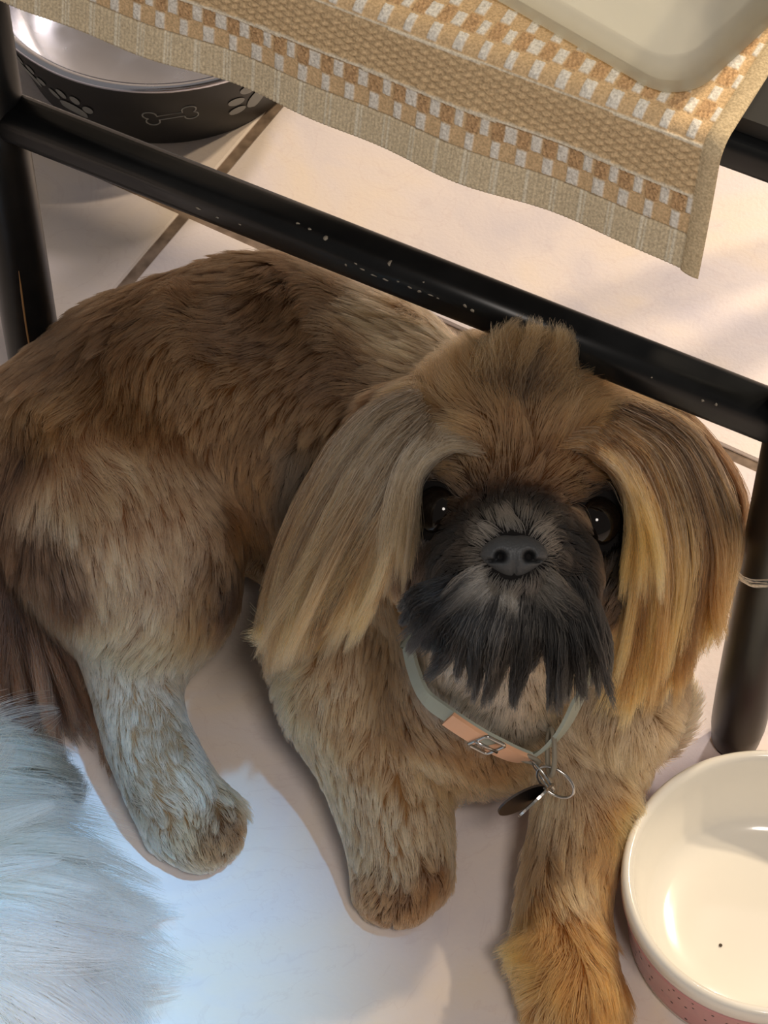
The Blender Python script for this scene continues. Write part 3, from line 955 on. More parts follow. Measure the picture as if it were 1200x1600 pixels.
# guide rows: px, py, comb direction in the picture (x right, y down), length, lift, root colour, tip colour
BACK = ((92, 66, 42), (128, 98, 68)); FLANK = ((118, 84, 48), (158, 122, 80)); THIGH = ((146, 108, 74), (208, 174, 136))
PALE = ((182, 148, 112), (232, 206, 172)); HEADC = ((122, 92, 56), (180, 144, 100)); GOLD = ((150, 98, 46), (206, 152, 86))
DARK = ((52, 36, 24), (84, 60, 40)); MASK = ((16, 15, 15), (26, 25, 26)); SILV = ((40, 38, 36), (158, 150, 138)); CHEST = ((160, 132, 92), (214, 188, 148))
PAWB = ((96, 66, 40), (150, 110, 72)); LEGF = ((158, 124, 82), (220, 186, 140))
gd = [
    # back and loin
    (420, 430, -30, 20, .020, .35, BACK), (300, 440, -30, 25, .022, .35, BACK), (550, 480, -30, 10, .020, .35, BACK), (660, 540, -30, -10, .022, .4, LEGF), (600, 500, -30, -15, .024, .45, LEGF),
    (200, 490, -25, 30, .022, .4, BACK), (100, 550, -20, 30, .024, .4, BACK), (400, 520, -30, 20, .018, .3, BACK), (520, 580, -30, 25, .018, .3, BACK), (600, 640, -30, 20, .02, .35, DARK),
    (380, 620, -25, 30, .016, .25, FLANK), (480, 660, -25, 30, .016, .25, FLANK), (420, 740, -10, 30, .016, .25, FLANK), (450, 760, -10, 30, .018, .25, ((74, 66, 52), (96, 88, 74))), (470, 720, -10, 30, .018, .25, ((78, 70, 56), (100, 90, 76))),
    (360, 820, 0, 30, .015, .25, ((96, 66, 38), (120, 88, 54))), (390, 900, 0, 30, .016, .3, FLANK), (350, 930, 0, 30, .016, .3, DARK), (300, 620, -20, 30, .018, .3, FLANK),
    # thigh
    (90, 640, -6, 30, .022, .35, FLANK), (200, 640, 0, 30, .02, .3, FLANK), (150, 720, 6, 30, .024, .4, THIGH), (250, 740, 6, 30, .022, .35, THIGH), (90, 760, 6, 30, .026, .45, THIGH), (200, 830, 4, 30, .024, .42, THIGH),
    (290, 820, 4, 30, .02, .35, THIGH), (250, 900, 2, 30, .022, .4, THIGH), (180, 920, 0, 30, .024, .45, THIGH), (310, 920, -4, 30, .020, .38, FLANK), (200, 990, -10, 30, .022, .4, THIGH), (270, 990, -6, 30, .020, .38, LEGF), (300, 970, 2, 30, .02, .4, FLANK),
    (60, 820, -8, 30, .024, .4, DARK), (100, 900, -6, 30, .026, .4, DARK),
    # shank and hind paw
    (180, 1060, 4, 30, .013, .3, PALE), (240, 1070, 8, 30, .012, .3, PALE), (200, 1140, 10, 30, .012, .3, PALE), (260, 1160, 12, 30, .012, .32, PALE), (230, 1230, 8, 30, .013, .35, PALE), (300, 1220, 14, 25, .015, .45, PALE), (350, 1230, 30, 6, .015, .5, LEGF),
    (270, 1290, 4, 30, .010, .3, LEGF), (320, 1300, 6, 30, .010, .3, PAWB), (360, 1290, 10, 30, .010, .3, PAWB), (240, 1280, -4, 30, .010, .3, PALE), (300, 1270, 4, 30, .010, .3, LEGF),
    # tail and rump behind
    (30, 700, -6, 30, .03, .35, DARK), (10, 800, -2, 30, .035, .3, DARK), (10, 900, 4, 30, .04, .3, DARK), (20, 980, 8, 30, .04, .3, DARK),
    # head
    (800, 620, 0, -30, .030, .7, HEADC), (760, 590, -10, -30, .030, .75, HEADC), (845, 585, 8, -30, .030, .7, HEADC), (870, 600, 16, -26, .030, .6, HEADC), (720, 610, -22, -18, .028, .55, HEADC), (905, 620, 22, -12, .028, .55, HEADC),
    (680, 650, -30, 2, .030, .5, HEADC), (640, 640, -30, 8, .030, .45, HEADC), (950, 640, 26, 8, .030, .5, HEADC), (990, 640, 20, 20, .030, .45, HEADC), (1040, 700, 14, 30, .030, .3, DARK),
    (745, 680, -22, -12, .028, .65, HEADC), (865, 680, 22, -14, .028, .65, HEADC), (805, 690, 3, -30, .022, .5, ((98, 70, 42), (140, 106, 68))), (705, 705, -28, 6, .028, .55, ((140, 114, 82), (196, 172, 138))), (930, 712, 26, 8, .028, .5, GOLD),
    (770, 735, -8, -28, .012, .4, ((84, 60, 38), (124, 94, 62))), (830, 735, 8, -28, .014, .4, ((90, 64, 40), (134, 98, 62))), (740, 720, -20, -10, .014, .4, ((120, 88, 54), (160, 126, 84))), (870, 722, 18, -10, .014, .4, ((120, 84, 48), (166, 124, 76))),
    # mask
    (800, 780, 0, -30, .008, .3, MASK), (750, 775, -10, -20, .007, .3, ((40, 32, 26), (60, 48, 38))), (850, 785, 10, -20, .007, .3, MASK), (690, 760, -20, -10, .007, .3, MASK), (930, 770, 20, -10, .007, .3, MASK), (655, 800, -20, 14, .009, .3, MASK), (965, 820, 14, 20, .009, .3, MASK),
    (690, 850, -20, 20, .010, .3, MASK), (650, 860, -16, 24, .012, .3, ((40, 32, 28), (66, 56, 48))), (930, 870, 16, 24, .012, .3, ((40, 34, 28), (70, 58, 46))), (975, 880, 6, 30, .012, .3, MASK), (730, 830, -24, 6, .008, .35, MASK), (880, 840, 24, 6, .008, .35, MASK),
    (800, 822, 0, -30, .012, .55, SILV), (770, 828, -18, -20, .012, .5, SILV), (835, 830, 18, -20, .012, .5, SILV), (735, 852, -28, -4, .012, .45, ((28, 25, 22), (62, 55, 48))), (875, 858, 28, 0, .012, .45, ((24, 21, 19), (48, 43, 38))), (765, 800, -8, -28, .010, .35, MASK), (840, 800, 8, -28, .010, .35, MASK), (710, 830, -28, 4, .010, .35, MASK), (900, 835, 28, 4, .010, .35, MASK),
    (720, 890, -20, 24, .014, .4, MASK), (890, 900, 20, 24, .014, .4, MASK), (770, 920, -6, 30, .014, .4, SILV), (845, 925, 6, 30, .014, .4, ((34, 30, 27), (84, 76, 68))), (803, 950, 0, 30, .014, .4, MASK), (700, 940, -14, 28, .016, .4, MASK), (900, 950, 10, 30, .016, .4, MASK), (950, 940, 6, 30, .016, .4, ((50, 40, 32), (80, 66, 52))),
    # ears
    (600, 720, -24, 26, .03, .25, HEADC), (540, 820, -20, 28, .03, .25, HEADC), (490, 920, -16, 30, .03, .25, GOLD), (1060, 780, 6, 30, .03, .25, GOLD), (1070, 880, 0, 30, .03, .25, GOLD), (1050, 950, -6, 30, .03, .25, GOLD),
    # neck and chest
    (780, 1100, 2, 30, .016, .3, ((150, 140, 122), (220, 212, 194))), (725, 1085, -6, 30, .016, .3, ((150, 136, 112), (216, 204, 182))), (830, 1120, 4, 30, .016, .3, ((150, 140, 120), (214, 204, 184))), (850, 1100, 6, 30, .018, .35, CHEST), (760, 1180, 4, 30, .018, .35, ((112, 84, 54), (152, 118, 80))), (700, 1150, 0, 30, .018, .35, FLANK), (900, 1160, 4, 30, .02, .35, CHEST),
    (600, 1020, -20, 26, .018, .3, FLANK), (540, 1040, -20, 26, .018, .35, LEGF),
    # left foreleg
    (480, 1090, -16, 26, .018, .45, LEGF), (540, 1120, -8, 30, .017, .4, LEGF), (620, 1120, 4, 30, .017, .35, FLANK), (530, 1200, 6, 30, .016, .38, LEGF), (600, 1200, 8, 30, .016, .35, LEGF), (680, 1200, 16, 24, .017, .4, LEGF), (580, 1290, 6, 30, .016, .38, LEGF), (650, 1290, 10, 28, .016, .4, LEGF), (700, 1270, 26, 14, .017, .5, LEGF),
    (620, 1350, 4, 30, .014, .4, LEGF), (590, 1385, 0, 30, .010, .35, PAWB), (630, 1395, 6, 28, .010, .35, PAWB), (670, 1370, 12, 28, .012, .35, PAWB),
    # right foreleg
    (960, 1180, 14, 24, .022, .4, CHEST), (1040, 1180, 26, 8, .02, .4, LEGF), (900, 1250, -4, 30, .024, .45, LEGF), (940, 1270, 6, 30, .022, .4, GOLD), (860, 1330, -10, 30, .022, .4, ((120, 92, 62), (160, 126, 86))), (900, 1360, -4, 30, .024, .45, LEGF), (940, 1380, 8, 30, .02, .4, GOLD),
    (860, 1450, -8, 30, .026, .45, GOLD), (910, 1450, 4, 30, .028, .45, GOLD), (880, 1530, 2, 30, .03, .4, GOLD), (930, 1550, 12, 30, .03, .4, GOLD), (850, 1520, -8, 28, .02, .4, GOLD), (900, 1590, 8, 30, .026, .35, GOLD),
]
TINT = np.array([1.10, .96, .90])
guides = []
for (px, py, dx, dy, L, lift, (ca_, cb_)) in gd:
    pos, nn = surf(dbvh, px, py)
    dv = dx * np.array([1.0, 0, 0]) - dy * UPV
    dv = unit(dv - nn * (dv @ nn))
    tn_ = 1.0 if (ca_, cb_) in (MASK, SILV, PALE) else TINT
    kf = .62 if (ca_, cb_) in (BACK, DARK, MASK) else (.78 if (ca_, cb_) == FLANK else 1.06)
    guides.append((pos, dv, L * .85, lift * .85, lin(*ca_) * .5 * kf * tn_, lin(*cb_) * kf * tn_))  # root colour darkened, painting shade into the gaps between strands

EYES = [D(690, 797, HT - .041), D(929, 814, HT - .041)]
NOSE = D(803, 868, HT - .094)
eye_c = [np.array(e) for e in EYES]


def keep_dog(root, nrm):
    k = (nrm[:, 2] > -0.75) & (root[:, 2] > 0.002)
    for e in eye_c:
        k &= np.linalg.norm(root - e, axis=1) > 0.0142
    k &= np.linalg.norm(root - NOSE, axis=1) > 0.0092
    return k


fr_ = np.random.default_rng(11)
P, rd, cc = grow(dco, dtri, dnr, 400000, guides, fr_, keep=keep_dog, clump_size=42, clump_amt=.48, rad=.00015, wave=.32, col_jit=.17, bvh=dbvh)
hair_obj('fur', P, rd, cc, dog, fur_m)

# skin under the coat takes the colour of the hair roots
G = np.array([np.concatenate([np.ravel(x) for x in g]) for g in guides])
scol = np.zeros((len(dco), 4)); scol[:, 3] = 1
for s_ in range(0, len(dco), 20000):
    d2 = ((dco[s_:s_ + 20000, None, :] - G[None, :, :3]) ** 2).sum(-1)
    w = 1.0 / (d2 + 0.008 ** 2) ** 2.2; w /= w.sum(1, keepdims=True)
    scol[s_:s_ + 20000, :3] = w @ G[:, 8:11]
for e, r0_ in ((eye_c[0], .024), (eye_c[1], .024), (NOSE, .030)):
    k_ = np.clip(1.6 - np.linalg.norm(dco - e, axis=1) / r0_, 0, 1)[:, None]
    scol[:, :3] = scol[:, :3] * (1 - k_) + np.array([.012, .011, .011]) * k_
ca = dbody.data.attributes.new('col', 'FLOAT_COLOR', 'POINT'); ca.data.foreach_set('color', scol.reshape(-1).astype(np.float32))

# long ear hair
er = np.random.default_rng(21)
q = HT


def S(px, py, off=0.0):                                 # point just above the dog's skin, seen at that pixel
    h, n_ = surf(dbvh, px, py)
    d_ = ray(px, py)
    return CAM + d_ * (float((h - CAM) @ FWD) - off)


ear_l = [
    [S(655, 610, .004), D(578, 640, q - .010), D(505, 720, q - .004), D(432, 880, q + .006), D(398, 1062, q + .026)],
    [S(660, 625, .006), D(595, 665, q - .020), D(530, 750, q - .014), D(455, 900, q - .002), D(418, 1070, q + .016)],
    [S(665, 645, .008), D(612, 690, q - .030), D(555, 775, q - .022), D(485, 920, q - .008), D(436, 1062, q + .010)],
    [S(672, 662, .008), D(628, 712, q - .038), D(582, 795, q - .030), D(520, 925, q - .014), D(462, 1040, q + .004)],
    [S(682, 678, .008), D(642, 732, q - .045), D(602, 810, q - .036), D(555, 925, q - .018), D(508, 1012, q - .002)],
    [S(694, 692, .008), D(654, 745, q - .050), D(620, 820, q - .042), D(590, 915, q - .026), D(556, 985, q - .008)],
]


def ear_col(seed_pale):
    def fn(s, t, col, cv, r):
        pale = np.clip(r.normal(size=len(s)) * 0.25 + seed_pale, 0, 1)
        top = np.exp(-((t - 0.25) / 0.3) ** 2)[None, :]
        k = (pale[:, None] * top)[..., None]
        return col * (1 - k) + (np.array(lin(206, 188, 160)) * cv[:, None, None]) * k
    return fn


e1 = curtain(ear_l, 26000, er, K=12, thick=.022, cl_n=120, cl_amt=.62, col_jit=.6, c0=lin(92, 70, 48), c1=lin(182, 138, 92), frizz=.0024, start=.42, wander=.22, lenvar=.2, color_fn=ear_col(.45))
hair_obj('ear_hair', *e1, dog, fur_m)
ear_r = [
    [S(915, 700, .008), D(968, 752, q - .046), D(996, 860, q - .030), D(982, 1010, q - .010), D(950, 1140, q + .004)],
    [S(930, 685, .008), D(990, 742, q - .042), D(1022, 870, q - .026), D(1008, 1020, q - .008), D(980, 1146, q + .006)],
    [S(945, 670, .008), D(1014, 728, q - .034), D(1052, 870, q - .018), D(1038, 1020, q - .002), D(1020, 1135, q + .010)],
    [S(958, 655, .006), D(1040, 712, q - .024), D(1085, 860, q - .010), D(1066, 1000, q + .004), D(1050, 1090, q + .014)],
    [S(970, 640, .006), D(1066, 698, q - .012), D(1115, 840, q - .002), D(1098, 960, q + .010), D(1085, 1050, q + .016)],
    [S(980, 625, .004), D(1086, 680, q + .002), D(1148, 800, q + .008), D(1136, 900, q + .014), D(1105, 990, q + .020)],
]


def ear_shade_col(s, t, col, cv, r):  # ear's shade painted into the upper part of the outer strands
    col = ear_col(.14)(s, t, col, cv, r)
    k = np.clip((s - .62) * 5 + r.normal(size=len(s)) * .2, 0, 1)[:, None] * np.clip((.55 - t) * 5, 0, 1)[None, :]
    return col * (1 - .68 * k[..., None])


e2 = curtain(ear_r, 26000, er, K=12, thick=.022, cl_n=120, cl_amt=.62, col_jit=.6, c0=lin(96, 64, 34), c1=lin(176, 122, 66), frizz=.0024, start=.42, wander=.22, lenvar=.2, color_fn=ear_shade_col)
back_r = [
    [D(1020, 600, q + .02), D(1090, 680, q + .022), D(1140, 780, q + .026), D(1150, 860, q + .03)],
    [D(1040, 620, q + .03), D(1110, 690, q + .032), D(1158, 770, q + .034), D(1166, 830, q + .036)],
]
e3 = curtain(back_r, 6000, er, K=12, thick=.02, cl_n=16, cl_amt=.8, c0=lin(70, 46, 28), c1=lin(110, 74, 46), frizz=.002)  # dark strands carry the shade on the ear's outer upper part
wl_ = [[D(1120, 860, q), D(1150, 890, q + .004), D(1172, 911, q + .008), D(1215, 912, q + .012)], [D(1125, 870, q), D(1148, 896, q + .004), D(1166, 914, q + .008), D(1210, 918, q + .012)]]
e4 = curtain(wl_, 26, er, K=12, thick=.004, cl_n=6, cl_amt=.8, c0=lin(190, 150, 110), c1=lin(220, 190, 150), frizz=.0012, rad=.00014)
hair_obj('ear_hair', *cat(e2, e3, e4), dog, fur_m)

# brow hair swept round the eyes
brow_l = [
    [D(745, 690, q - .052), D(690, 690, q - .056), D(648, 735, q - .056), D(632, 820, q - .050), D(618, 930, q - .036)],
    [D(760, 712, q - .054), D(705, 700, q - .060), D(655, 738, q - .062), D(640, 800, q - .056), D(630, 880, q - .044)],
    [D(725, 670, q - .046), D(672, 675, q - .050), D(628, 730, q - .050), D(605, 830, q - .044), D(590, 940, q - .028)],
]
b1 = curtain(brow_l, 3000, er, K=12, thick=.012, cl_n=30, cl_amt=.4, col_jit=.25, start=.4, wander=.3, c0=lin(110, 84, 54), c1=lin(170, 142, 106), frizz=.0022, color_fn=ear_col(.55))
brow_r = [
    [D(868, 700, q - .052), D(918, 702, q - .056), D(966, 745, q - .056), D(992, 830, q - .050), D(990, 940, q - .034)],
    [D(880, 690, q - .050), D(930, 690, q - .053), D(980, 740, q - .052), D(1006, 830, q - .045), D(1002, 960, q - .028)],
    [D(900, 676, q - .046), D(950, 680, q - .048), D(1000, 735, q - .046), D(1026, 830, q - .038), D(1020, 960, q - .02)],
]
b2 = curtain(brow_r, 3000, er, K=12, thick=.012, cl_n=30, cl_amt=.4, col_jit=.25, start=.4, wander=.3, c0=lin(116, 78, 42), c1=lin(190, 140, 80), frizz=.0022, color_fn=ear_col(.15))
hair_obj('brow_hair', *cat(b1, b2), dog, fur_m)

# top tuft
tuft = [
    [D(770, 640, q - .035), D(745, 585, q - .036), D(752, 540, q - .036), D(752, 512, q - .032)],
    [D(790, 640, q - .040), D(778, 580, q - .042), D(778, 530, q - .040), D(790, 502, q - .036)],
    [D(805, 640, q - .042), D(812, 580, q - .044), D(828, 530, q - .042), D(830, 505, q - .036)],
    [D(815, 640, q - .040), D(850, 590, q - .042), D(868, 540, q - .040), D(868, 505, q - .034)],
    [D(830, 645, q - .035), D(885, 600, q - .036), D(905, 560, q - .034), D(908, 525, q - .030)],
]
tf = curtain(tuft, 12000, er, K=10, thick=.024, cl_n=44, cl_amt=.45, col_jit=.2, c0=lin(70, 50, 30), c1=lin(150, 118, 78), frizz=.0026, lenvar=.45, start=.3, wander=.25)
hair_obj('topknot_hair', *tf, dog, fur_m)

# beard
beard = []
tipx = [(612, 965), (622, 1000), (650, 1035), (690, 1080), (722, 1092), (748, 1108), (790, 1095), (826, 1124), (858, 1140), (895, 1120), (936, 1104), (950, 1060)]
for i, (tx, ty) in enumerate(tipx):
    s_ = i / (len(tipx) - 1)
    rx, ry = 705 + 205 * s_, 900 + 22 * math.sin(math.pi * s_)
    mxp, myp = rx * 0.55 + tx * 0.45 + (s_ - .5) * 30, ry * 0.5 + ty * 0.5 - 8
    rt = q - .070 - .012 * math.sin(math.pi * s_)
    beard.append([D(rx, ry, rt), D(mxp, myp, rt - .006), D((mxp + tx) / 2 + (s_ - .5) * 8, (myp + ty) / 2 + 6, rt + .006), D(tx, ty, rt + .03)])


def beard_col(s, t, col, cv, r):
    silver = np.clip(np.exp(-((s - .45) / .16) ** 2) * (0.2 + 0.5 * r.normal(size=len(s))), 0, 1)
    k = (silver[:, None] * np.exp(-(t / .5) ** 2)[None, :])[..., None]
    return col * (1 - k) + np.array(lin(150, 140, 128)) * cv[:, None, None] * k


bd = curtain(beard, 11000, er, K=12, thick=.018, cl_n=42, cl_amt=.95, c0=lin(14, 13, 13), c1=lin(9, 9, 10), frizz=.0020, lenvar=.34, color_fn=beard_col)
mus_l = [
    [D(775, 880, q - .084), D(720, 900, q - .088), D(665, 950, q - .078), D(625, 990, q - .055)],
    [D(780, 900, q - .082), D(735, 935, q - .088), D(690, 985, q - .080), D(655, 1035, q - .055)],
    [D(790, 910, q - .080), D(760, 950, q - .086), D(735, 1000, q - .080), D(715, 1060, q - .055)],
]
mus_r = [
    [D(832, 880, q - .084), D(880, 905, q - .088), D(925, 960, q - .078), D(945, 1030, q - .055)],
    [D(826, 900, q - .082), D(868, 940, q - .088), D(900, 990, q - .080), D(915, 1060, q - .055)],
    [D(816, 910, q - .080), D(838, 950, q - .086), D(856, 1010, q - .080), D(862, 1080, q - .055)],
]
chin = [[D(788, 912, q - .084), D(780, 950, q - .088), D(770, 1000, q - .082), D(760, 1060, q - .06)], [D(803, 915, q - .085), D(803, 955, q - .089), D(800, 1010, q - .083), D(800, 1080, q - .06)]]


def must_col(amount):
    def fn(s, t, col, cv, r):
        k = np.clip(amount * (0.4 + 0.9 * r.random(len(s))), 0, 1)[:, None, None] * np.exp(-((t - .1) / .35) ** 2)[None, :, None]
        return col * (1 - k) + np.array(lin(186, 176, 162)) * cv[:, None, None] * k
    return fn


m1 = curtain(mus_l, 5000, er, K=12, thick=.012, cl_n=30, cl_amt=.6, c0=lin(40, 38, 36), c1=lin(20, 20, 22), frizz=.0018, lenvar=.4, color_fn=must_col(.6))
m2 = curtain(mus_r, 5000, er, K=12, thick=.012, cl_n=30, cl_amt=.6, c0=lin(36, 34, 32), c1=lin(22, 22, 23), frizz=.0018, lenvar=.4, color_fn=must_col(.2))
m3 = curtain(chin, 2200, er, K=12, thick=.012, cl_n=10, cl_amt=.8, c0=lin(70, 66, 60), c1=lin(24, 24, 25), frizz=.0018, lenvar=.5, color_fn=must_col(.9))
hair_obj('beard', *cat(bd, m1, m2, m3), dog, fur_m)

# tail plume
tail_lines = [
    [W(-20, 800, .09), W(-30, 950, .07), W(-20, 1100, .03), W(0, 1200, .006)],
    [W(0, 820, .09), W(5, 960, .07), W(25, 1100, .03), W(45, 1210, .006)],
    [W(20, 850, .085), W(40, 980, .06), W(70, 1100, .03), W(90, 1200, .005)],
    [W(40, 880, .08), W(75, 1000, .055), W(110, 1090, .028), W(130, 1180, .005)],
    [W(55, 900, .07), W(105, 1010, .05), W(145, 1090, .025), W(165, 1170, .004)],
    [W(60, 900, .06), W(125, 1030, .04), W(170, 1130, .02), W(185, 1220, .003)],
]
tp = curtain(tail_lines, 18000, er, K=12, thick=.03, cl_n=46, cl_amt=.8, c0=lin(44, 28, 19), c1=lin(112, 74, 50), frizz=.0035, start=.35, lenvar=.35, col_jit=.3)
wisp = [[W(-30, 985, .05), W(40, 1000, .055), W(90, 1008, .05), W(128, 1010, .045)], [W(-30, 970, .055), W(40, 992, .06), W(90, 1003, .055), W(135, 1000, .05)]]
wp = curtain(wisp, 60, er, K=12, thick=.01, cl_n=12, cl_amt=.6, c0=lin(190, 150, 110), c1=lin(210, 170, 130), frizz=.002, rad=.0002)
hair_obj('tail_hair', *cat(tp, wp), dog, fur_m)

# eyes, nose
eye_m, nt, b = new_mat('dark_eye')
b.inputs['Base Color'].default_value = (0.006, 0.004, 0.003, 1); b.inputs['Roughness'].default_value = 0.06; b.inputs['Specular IOR Level'].default_value = 0.3
for e in EYES:
    bm = bmesh.new(); bmesh.ops.create_uvsphere(bm, u_segments=32, v_segments=20, radius=0.0122)
    V = np.array([v.co for v in bm.verts]) + e; Fs = [[v.index for v in f.verts] for f in bm.faces]; bm.free()
    mesh_obj('eye', V, Fs, eye_m, dog)
nose_m, nt, b = new_mat('nose_leather')
tcn = N(nt, 'ShaderNodeTexCoord'); vo = N(nt, 'ShaderNodeTexVoronoi'); vo.inputs['Scale'].default_value = 900
nt.links.new(tcn.outputs['Object'], vo.inputs['Vector'])
bp = N(nt, 'ShaderNodeBump'); bp.inputs['Strength'].default_value = 0.35; bp.inputs['Distance'].default_value = 0.0006
nt.links.new(vo.outputs['Distance'], bp.inputs['Height']); nt.links.new(bp.outputs['Normal'], b.inputs['Normal'])
at = N(nt, 'ShaderNodeAttribute', attribute_name='col'); nt.links.new(at.outputs['Color'], b.inputs['Base Color']); b.inputs['Roughness'].default_value = 0.55
bm = bmesh.new(); bmesh.ops.create_icosphere(bm, subdivisions=5, radius=1.0)
V = np.array([v.co for v in bm.verts]); Fs = [[v.index for v in f.verts] for f in bm.faces]; bm.free()
x, y, z = V.T                                           # x right, y up, z towards the viewer
wid = 0.0150 * (1 - 0.48 * np.clip(-y, 0, 1) ** 1.3 - 0.12 * np.clip(y, 0, 1) ** 2); hgt = 0.0098 * (1 - 0.10 * np.clip(y, 0, 1) * np.exp(-(x / .3) ** 2))
dent = np.zeros(len(V))
for sx in (-1, 1):
    dent += np.exp(-((((x - sx * .42) / .17) ** 2 + ((y + .02) / .25) ** 2)) ** 1.5) * (z > 0)
    dent += 0.8 * np.exp(-(((x - sx * .70) / .20) ** 2 + ((y + .20 + .12 * (np.abs(x) - .5)) / .09) ** 2)) * (z > 0)
groove = np.exp(-(x / .07) ** 2) * np.clip(0.35 - y, 0, 1) * (z > 0)
zz_ = z * 0.0105 - 0.0085 * np.clip(dent, 0, 1) - 0.0022 * groove + 0.0012 * np.exp(-((np.abs(x) - .5) / .3) ** 2) * (z > 0) - 0.0030 * np.clip(-y - .2, 0, 1) * (z > 0)
VW = NOSE + np.outer(x * wid, [1, 0, 0]) + np.outer(y * hgt, UPV) + np.outer(zz_, -FWD)
nose = mesh_obj('nose', VW, Fs, nose_m, dog)
kd_ = np.clip(dent * 1.4, 0, 1)[:, None]
nc_ = np.concatenate([np.array([.060, .064, .068]) * (1 - kd_) + np.array([.006, .006, .007]) * kd_, np.ones((len(V), 1))], 1)
na_ = nose.data.attributes.new('col', 'FLOAT_COLOR', 'POINT'); na_.data.foreach_set('color', nc_.reshape(-1).astype(np.float32))

# claws on the paws
claw_m = pmat('claw', (0.02, 0.016, 0.013), 0.4)
for (px, py) in ((258, 1318), (300, 1330), (345, 1322), (590, 1408), (628, 1416), (668, 1394)):
    p0 = W(px, py - 10, .010); p1 = W(px, py + 4, .006); p2 = W(px, py + 14, .0016)
    V, Fs = sweep(catmull([p0, p1, p2], 6), circle(.0019, 8), np.linspace(1, .15, 6))
    mesh_obj('claw', V, Fs, claw_m, dog)

# ------------------------------------------------------------------ collar with rings and tags
strap_m = pmat('grey_green_webbing', lin(172, 178, 166), 0.85)
leather_m = pmat('peach_leather', lin(240, 186, 148), 0.55)
nick_m = pmat('nickel', (0.55, 0.53, 0.50), 0.22, 1.0)
dull_m = pmat('dull_plastic', lin(140, 132, 116), 0.5)
pts = []
for (px, py) in ((636, 1000), (646, 1045), (665, 1088), (706, 1120), (765, 1156), (828, 1180), (872, 1150), (905, 1090), (925, 1030)):
    p, nn = surf(dbvh, px, py)
    pts.append(p + unit(CAM - p) * (0.013 if px < 880 else 0.02))
front = np.array(pts)
backp = [D(925, 950, 1.385), D(800, 890, 1.415), D(672, 920, 1.395)]
loop = catmull(list(front) + backp + [front[0]], 90)[:-1]
collar = empty('dog_collar', front[4], 'grey green collar with peach buckle strap and metal tags on the brown dog', 'collar')


def ribbon(path, width, thick, mat, name, parent, closed=False):
    path = np.asarray(path)
    tan = unit(np.gradient(path, axis=0)) if not closed else unit(np.roll(path, -1, 0) - np.roll(path, 1, 0))
    cen = np.mean(loop, 0)
    out = path - cen; out = unit(out - tan * (out * tan).sum(1, keepdims=True))
    side = np.cross(tan, out)
    k = len(path); V = []
    for a_, b_ in ((-.5, .5), (.5, .5), (.5, -.5), (-.5, -.5)):
        V.append(path + side * a_ * width + out * b_ * thick)
    V = np.stack(V, 1).reshape(-1, 3); Fs = []
    for i in range(k if closed else k - 1):
        j = (i + 1) % k
        for a_ in range(4): Fs.append((i * 4 + a_, i * 4 + (a_ + 1) % 4, j * 4 + (a_ + 1) % 4, j * 4 + a_))
    if not closed: Fs += [(0, 1, 2, 3), tuple((k - 1) * 4 + a_ for a_ in (3, 2, 1, 0))]
    return mesh_obj(name, V, Fs, mat, parent, smooth=False)


ribbon(loop, .0105, .0018, strap_m, 'strap', collar, True)
pj = proj(loop)
i0 = int(np.hypot(pj[:, 0] - 706, pj[:, 1] - 1120).argmin()); i1 = int(np.hypot(pj[:, 0] - 828, pj[:, 1] - 1180).argmin())
seg = loop[min(i0, i1):max(i0, i1) + 1]
seg = catmull(seg, 40); cen = loop.mean(0)
off = unit(seg - cen) * .0022
ribbon((seg + off)[:17], .0115, .0022, leather_m, 'buckle_strap', collar)
ribbon((seg + off)[22:], .0115, .0022, leather_m, 'buckle_strap', collar)
bc_ = (seg + off)[19]; tn = unit((seg[20] - seg[18])); ot = unit(bc_ - cen); sd = np.cross(tn, ot)
fr = rrect(.0125, .015, .002, 4)
V, Fs = sweep([bc_ + tn * p[0] + sd * p[1] + ot * .0012 for p in fr], circle(.0009, 8), closed=True); mesh_obj('buckle', V, Fs, nick_m, collar)
V, Fs = sweep([bc_ - tn * .007 + ot * .0022, bc_ + tn * .007 + ot * .0022], circle(.0008, 8)); mesh_obj('buckle_pin', V, Fs, nick_m, collar)


def ring(name, c, ax1, ax2, r1, r2, wire, mat, parent):
    a = np.linspace(0, 2 * np.pi, 32, endpoint=False)
    V, Fs = sweep([c + ax1 * math.cos(t) * r1 + ax2 * math.sin(t) * r2 for t in a], circle(wire, 8), closed=True)
    return mesh_obj(name, V, Fs, mat, parent)


X = np.array([1.0, 0, 0]); TOW = -FWD
cd = float(proj(front[5])[0][2])
ring('keeper_loop', D(820, 1184, cd - .004), unit(X * .9 - UPV * .3), unit(UPV * .5 + TOW), .0075, .004, .0011, dull_m, collar)
ring('d_ring', D(861, 1175, cd - .010), UPV, unit(X * .25 + TOW), .0115, .006, .0013, dull_m, collar)
ring('split_ring', D(868, 1222, cd - .008), unit(X * .8 - UPV * .6), unit(UPV * .55 + X * .35 + TOW * .5), .0105, .0075, .0008, nick_m, collar)
ring('split_ring', D(848, 1212, cd - .004), unit(X * .6 - UPV * .8), unit(UPV * .3 + TOW), .0095, .006, .0007, nick_m, collar)


def tagplate(name, c, a1, a2, r1, r2, mat):
    n3 = unit(np.cross(a1, a2)); a = np.linspace(0, 2 * np.pi, 36, endpoint=False); V = []
    for z_, s_ in ((-.0006, 1), (.0006, 1), (.0009, .9)):
        V += [c + a1 * math.cos(t) * r1 * s_ + a2 * math.sin(t) * r2 * s_ + n3 * z_ for t in a]
    Fs = [tuple(range(36))[::-1], tuple(range(72, 108))]
    for l in (0, 36): Fs += [(l + k, l + (k + 1) % 36, l + 36 + (k + 1) % 36, l + 36 + k) for k in range(36)]
    return mesh_obj(name, V, Fs, mat, collar, smooth=False)


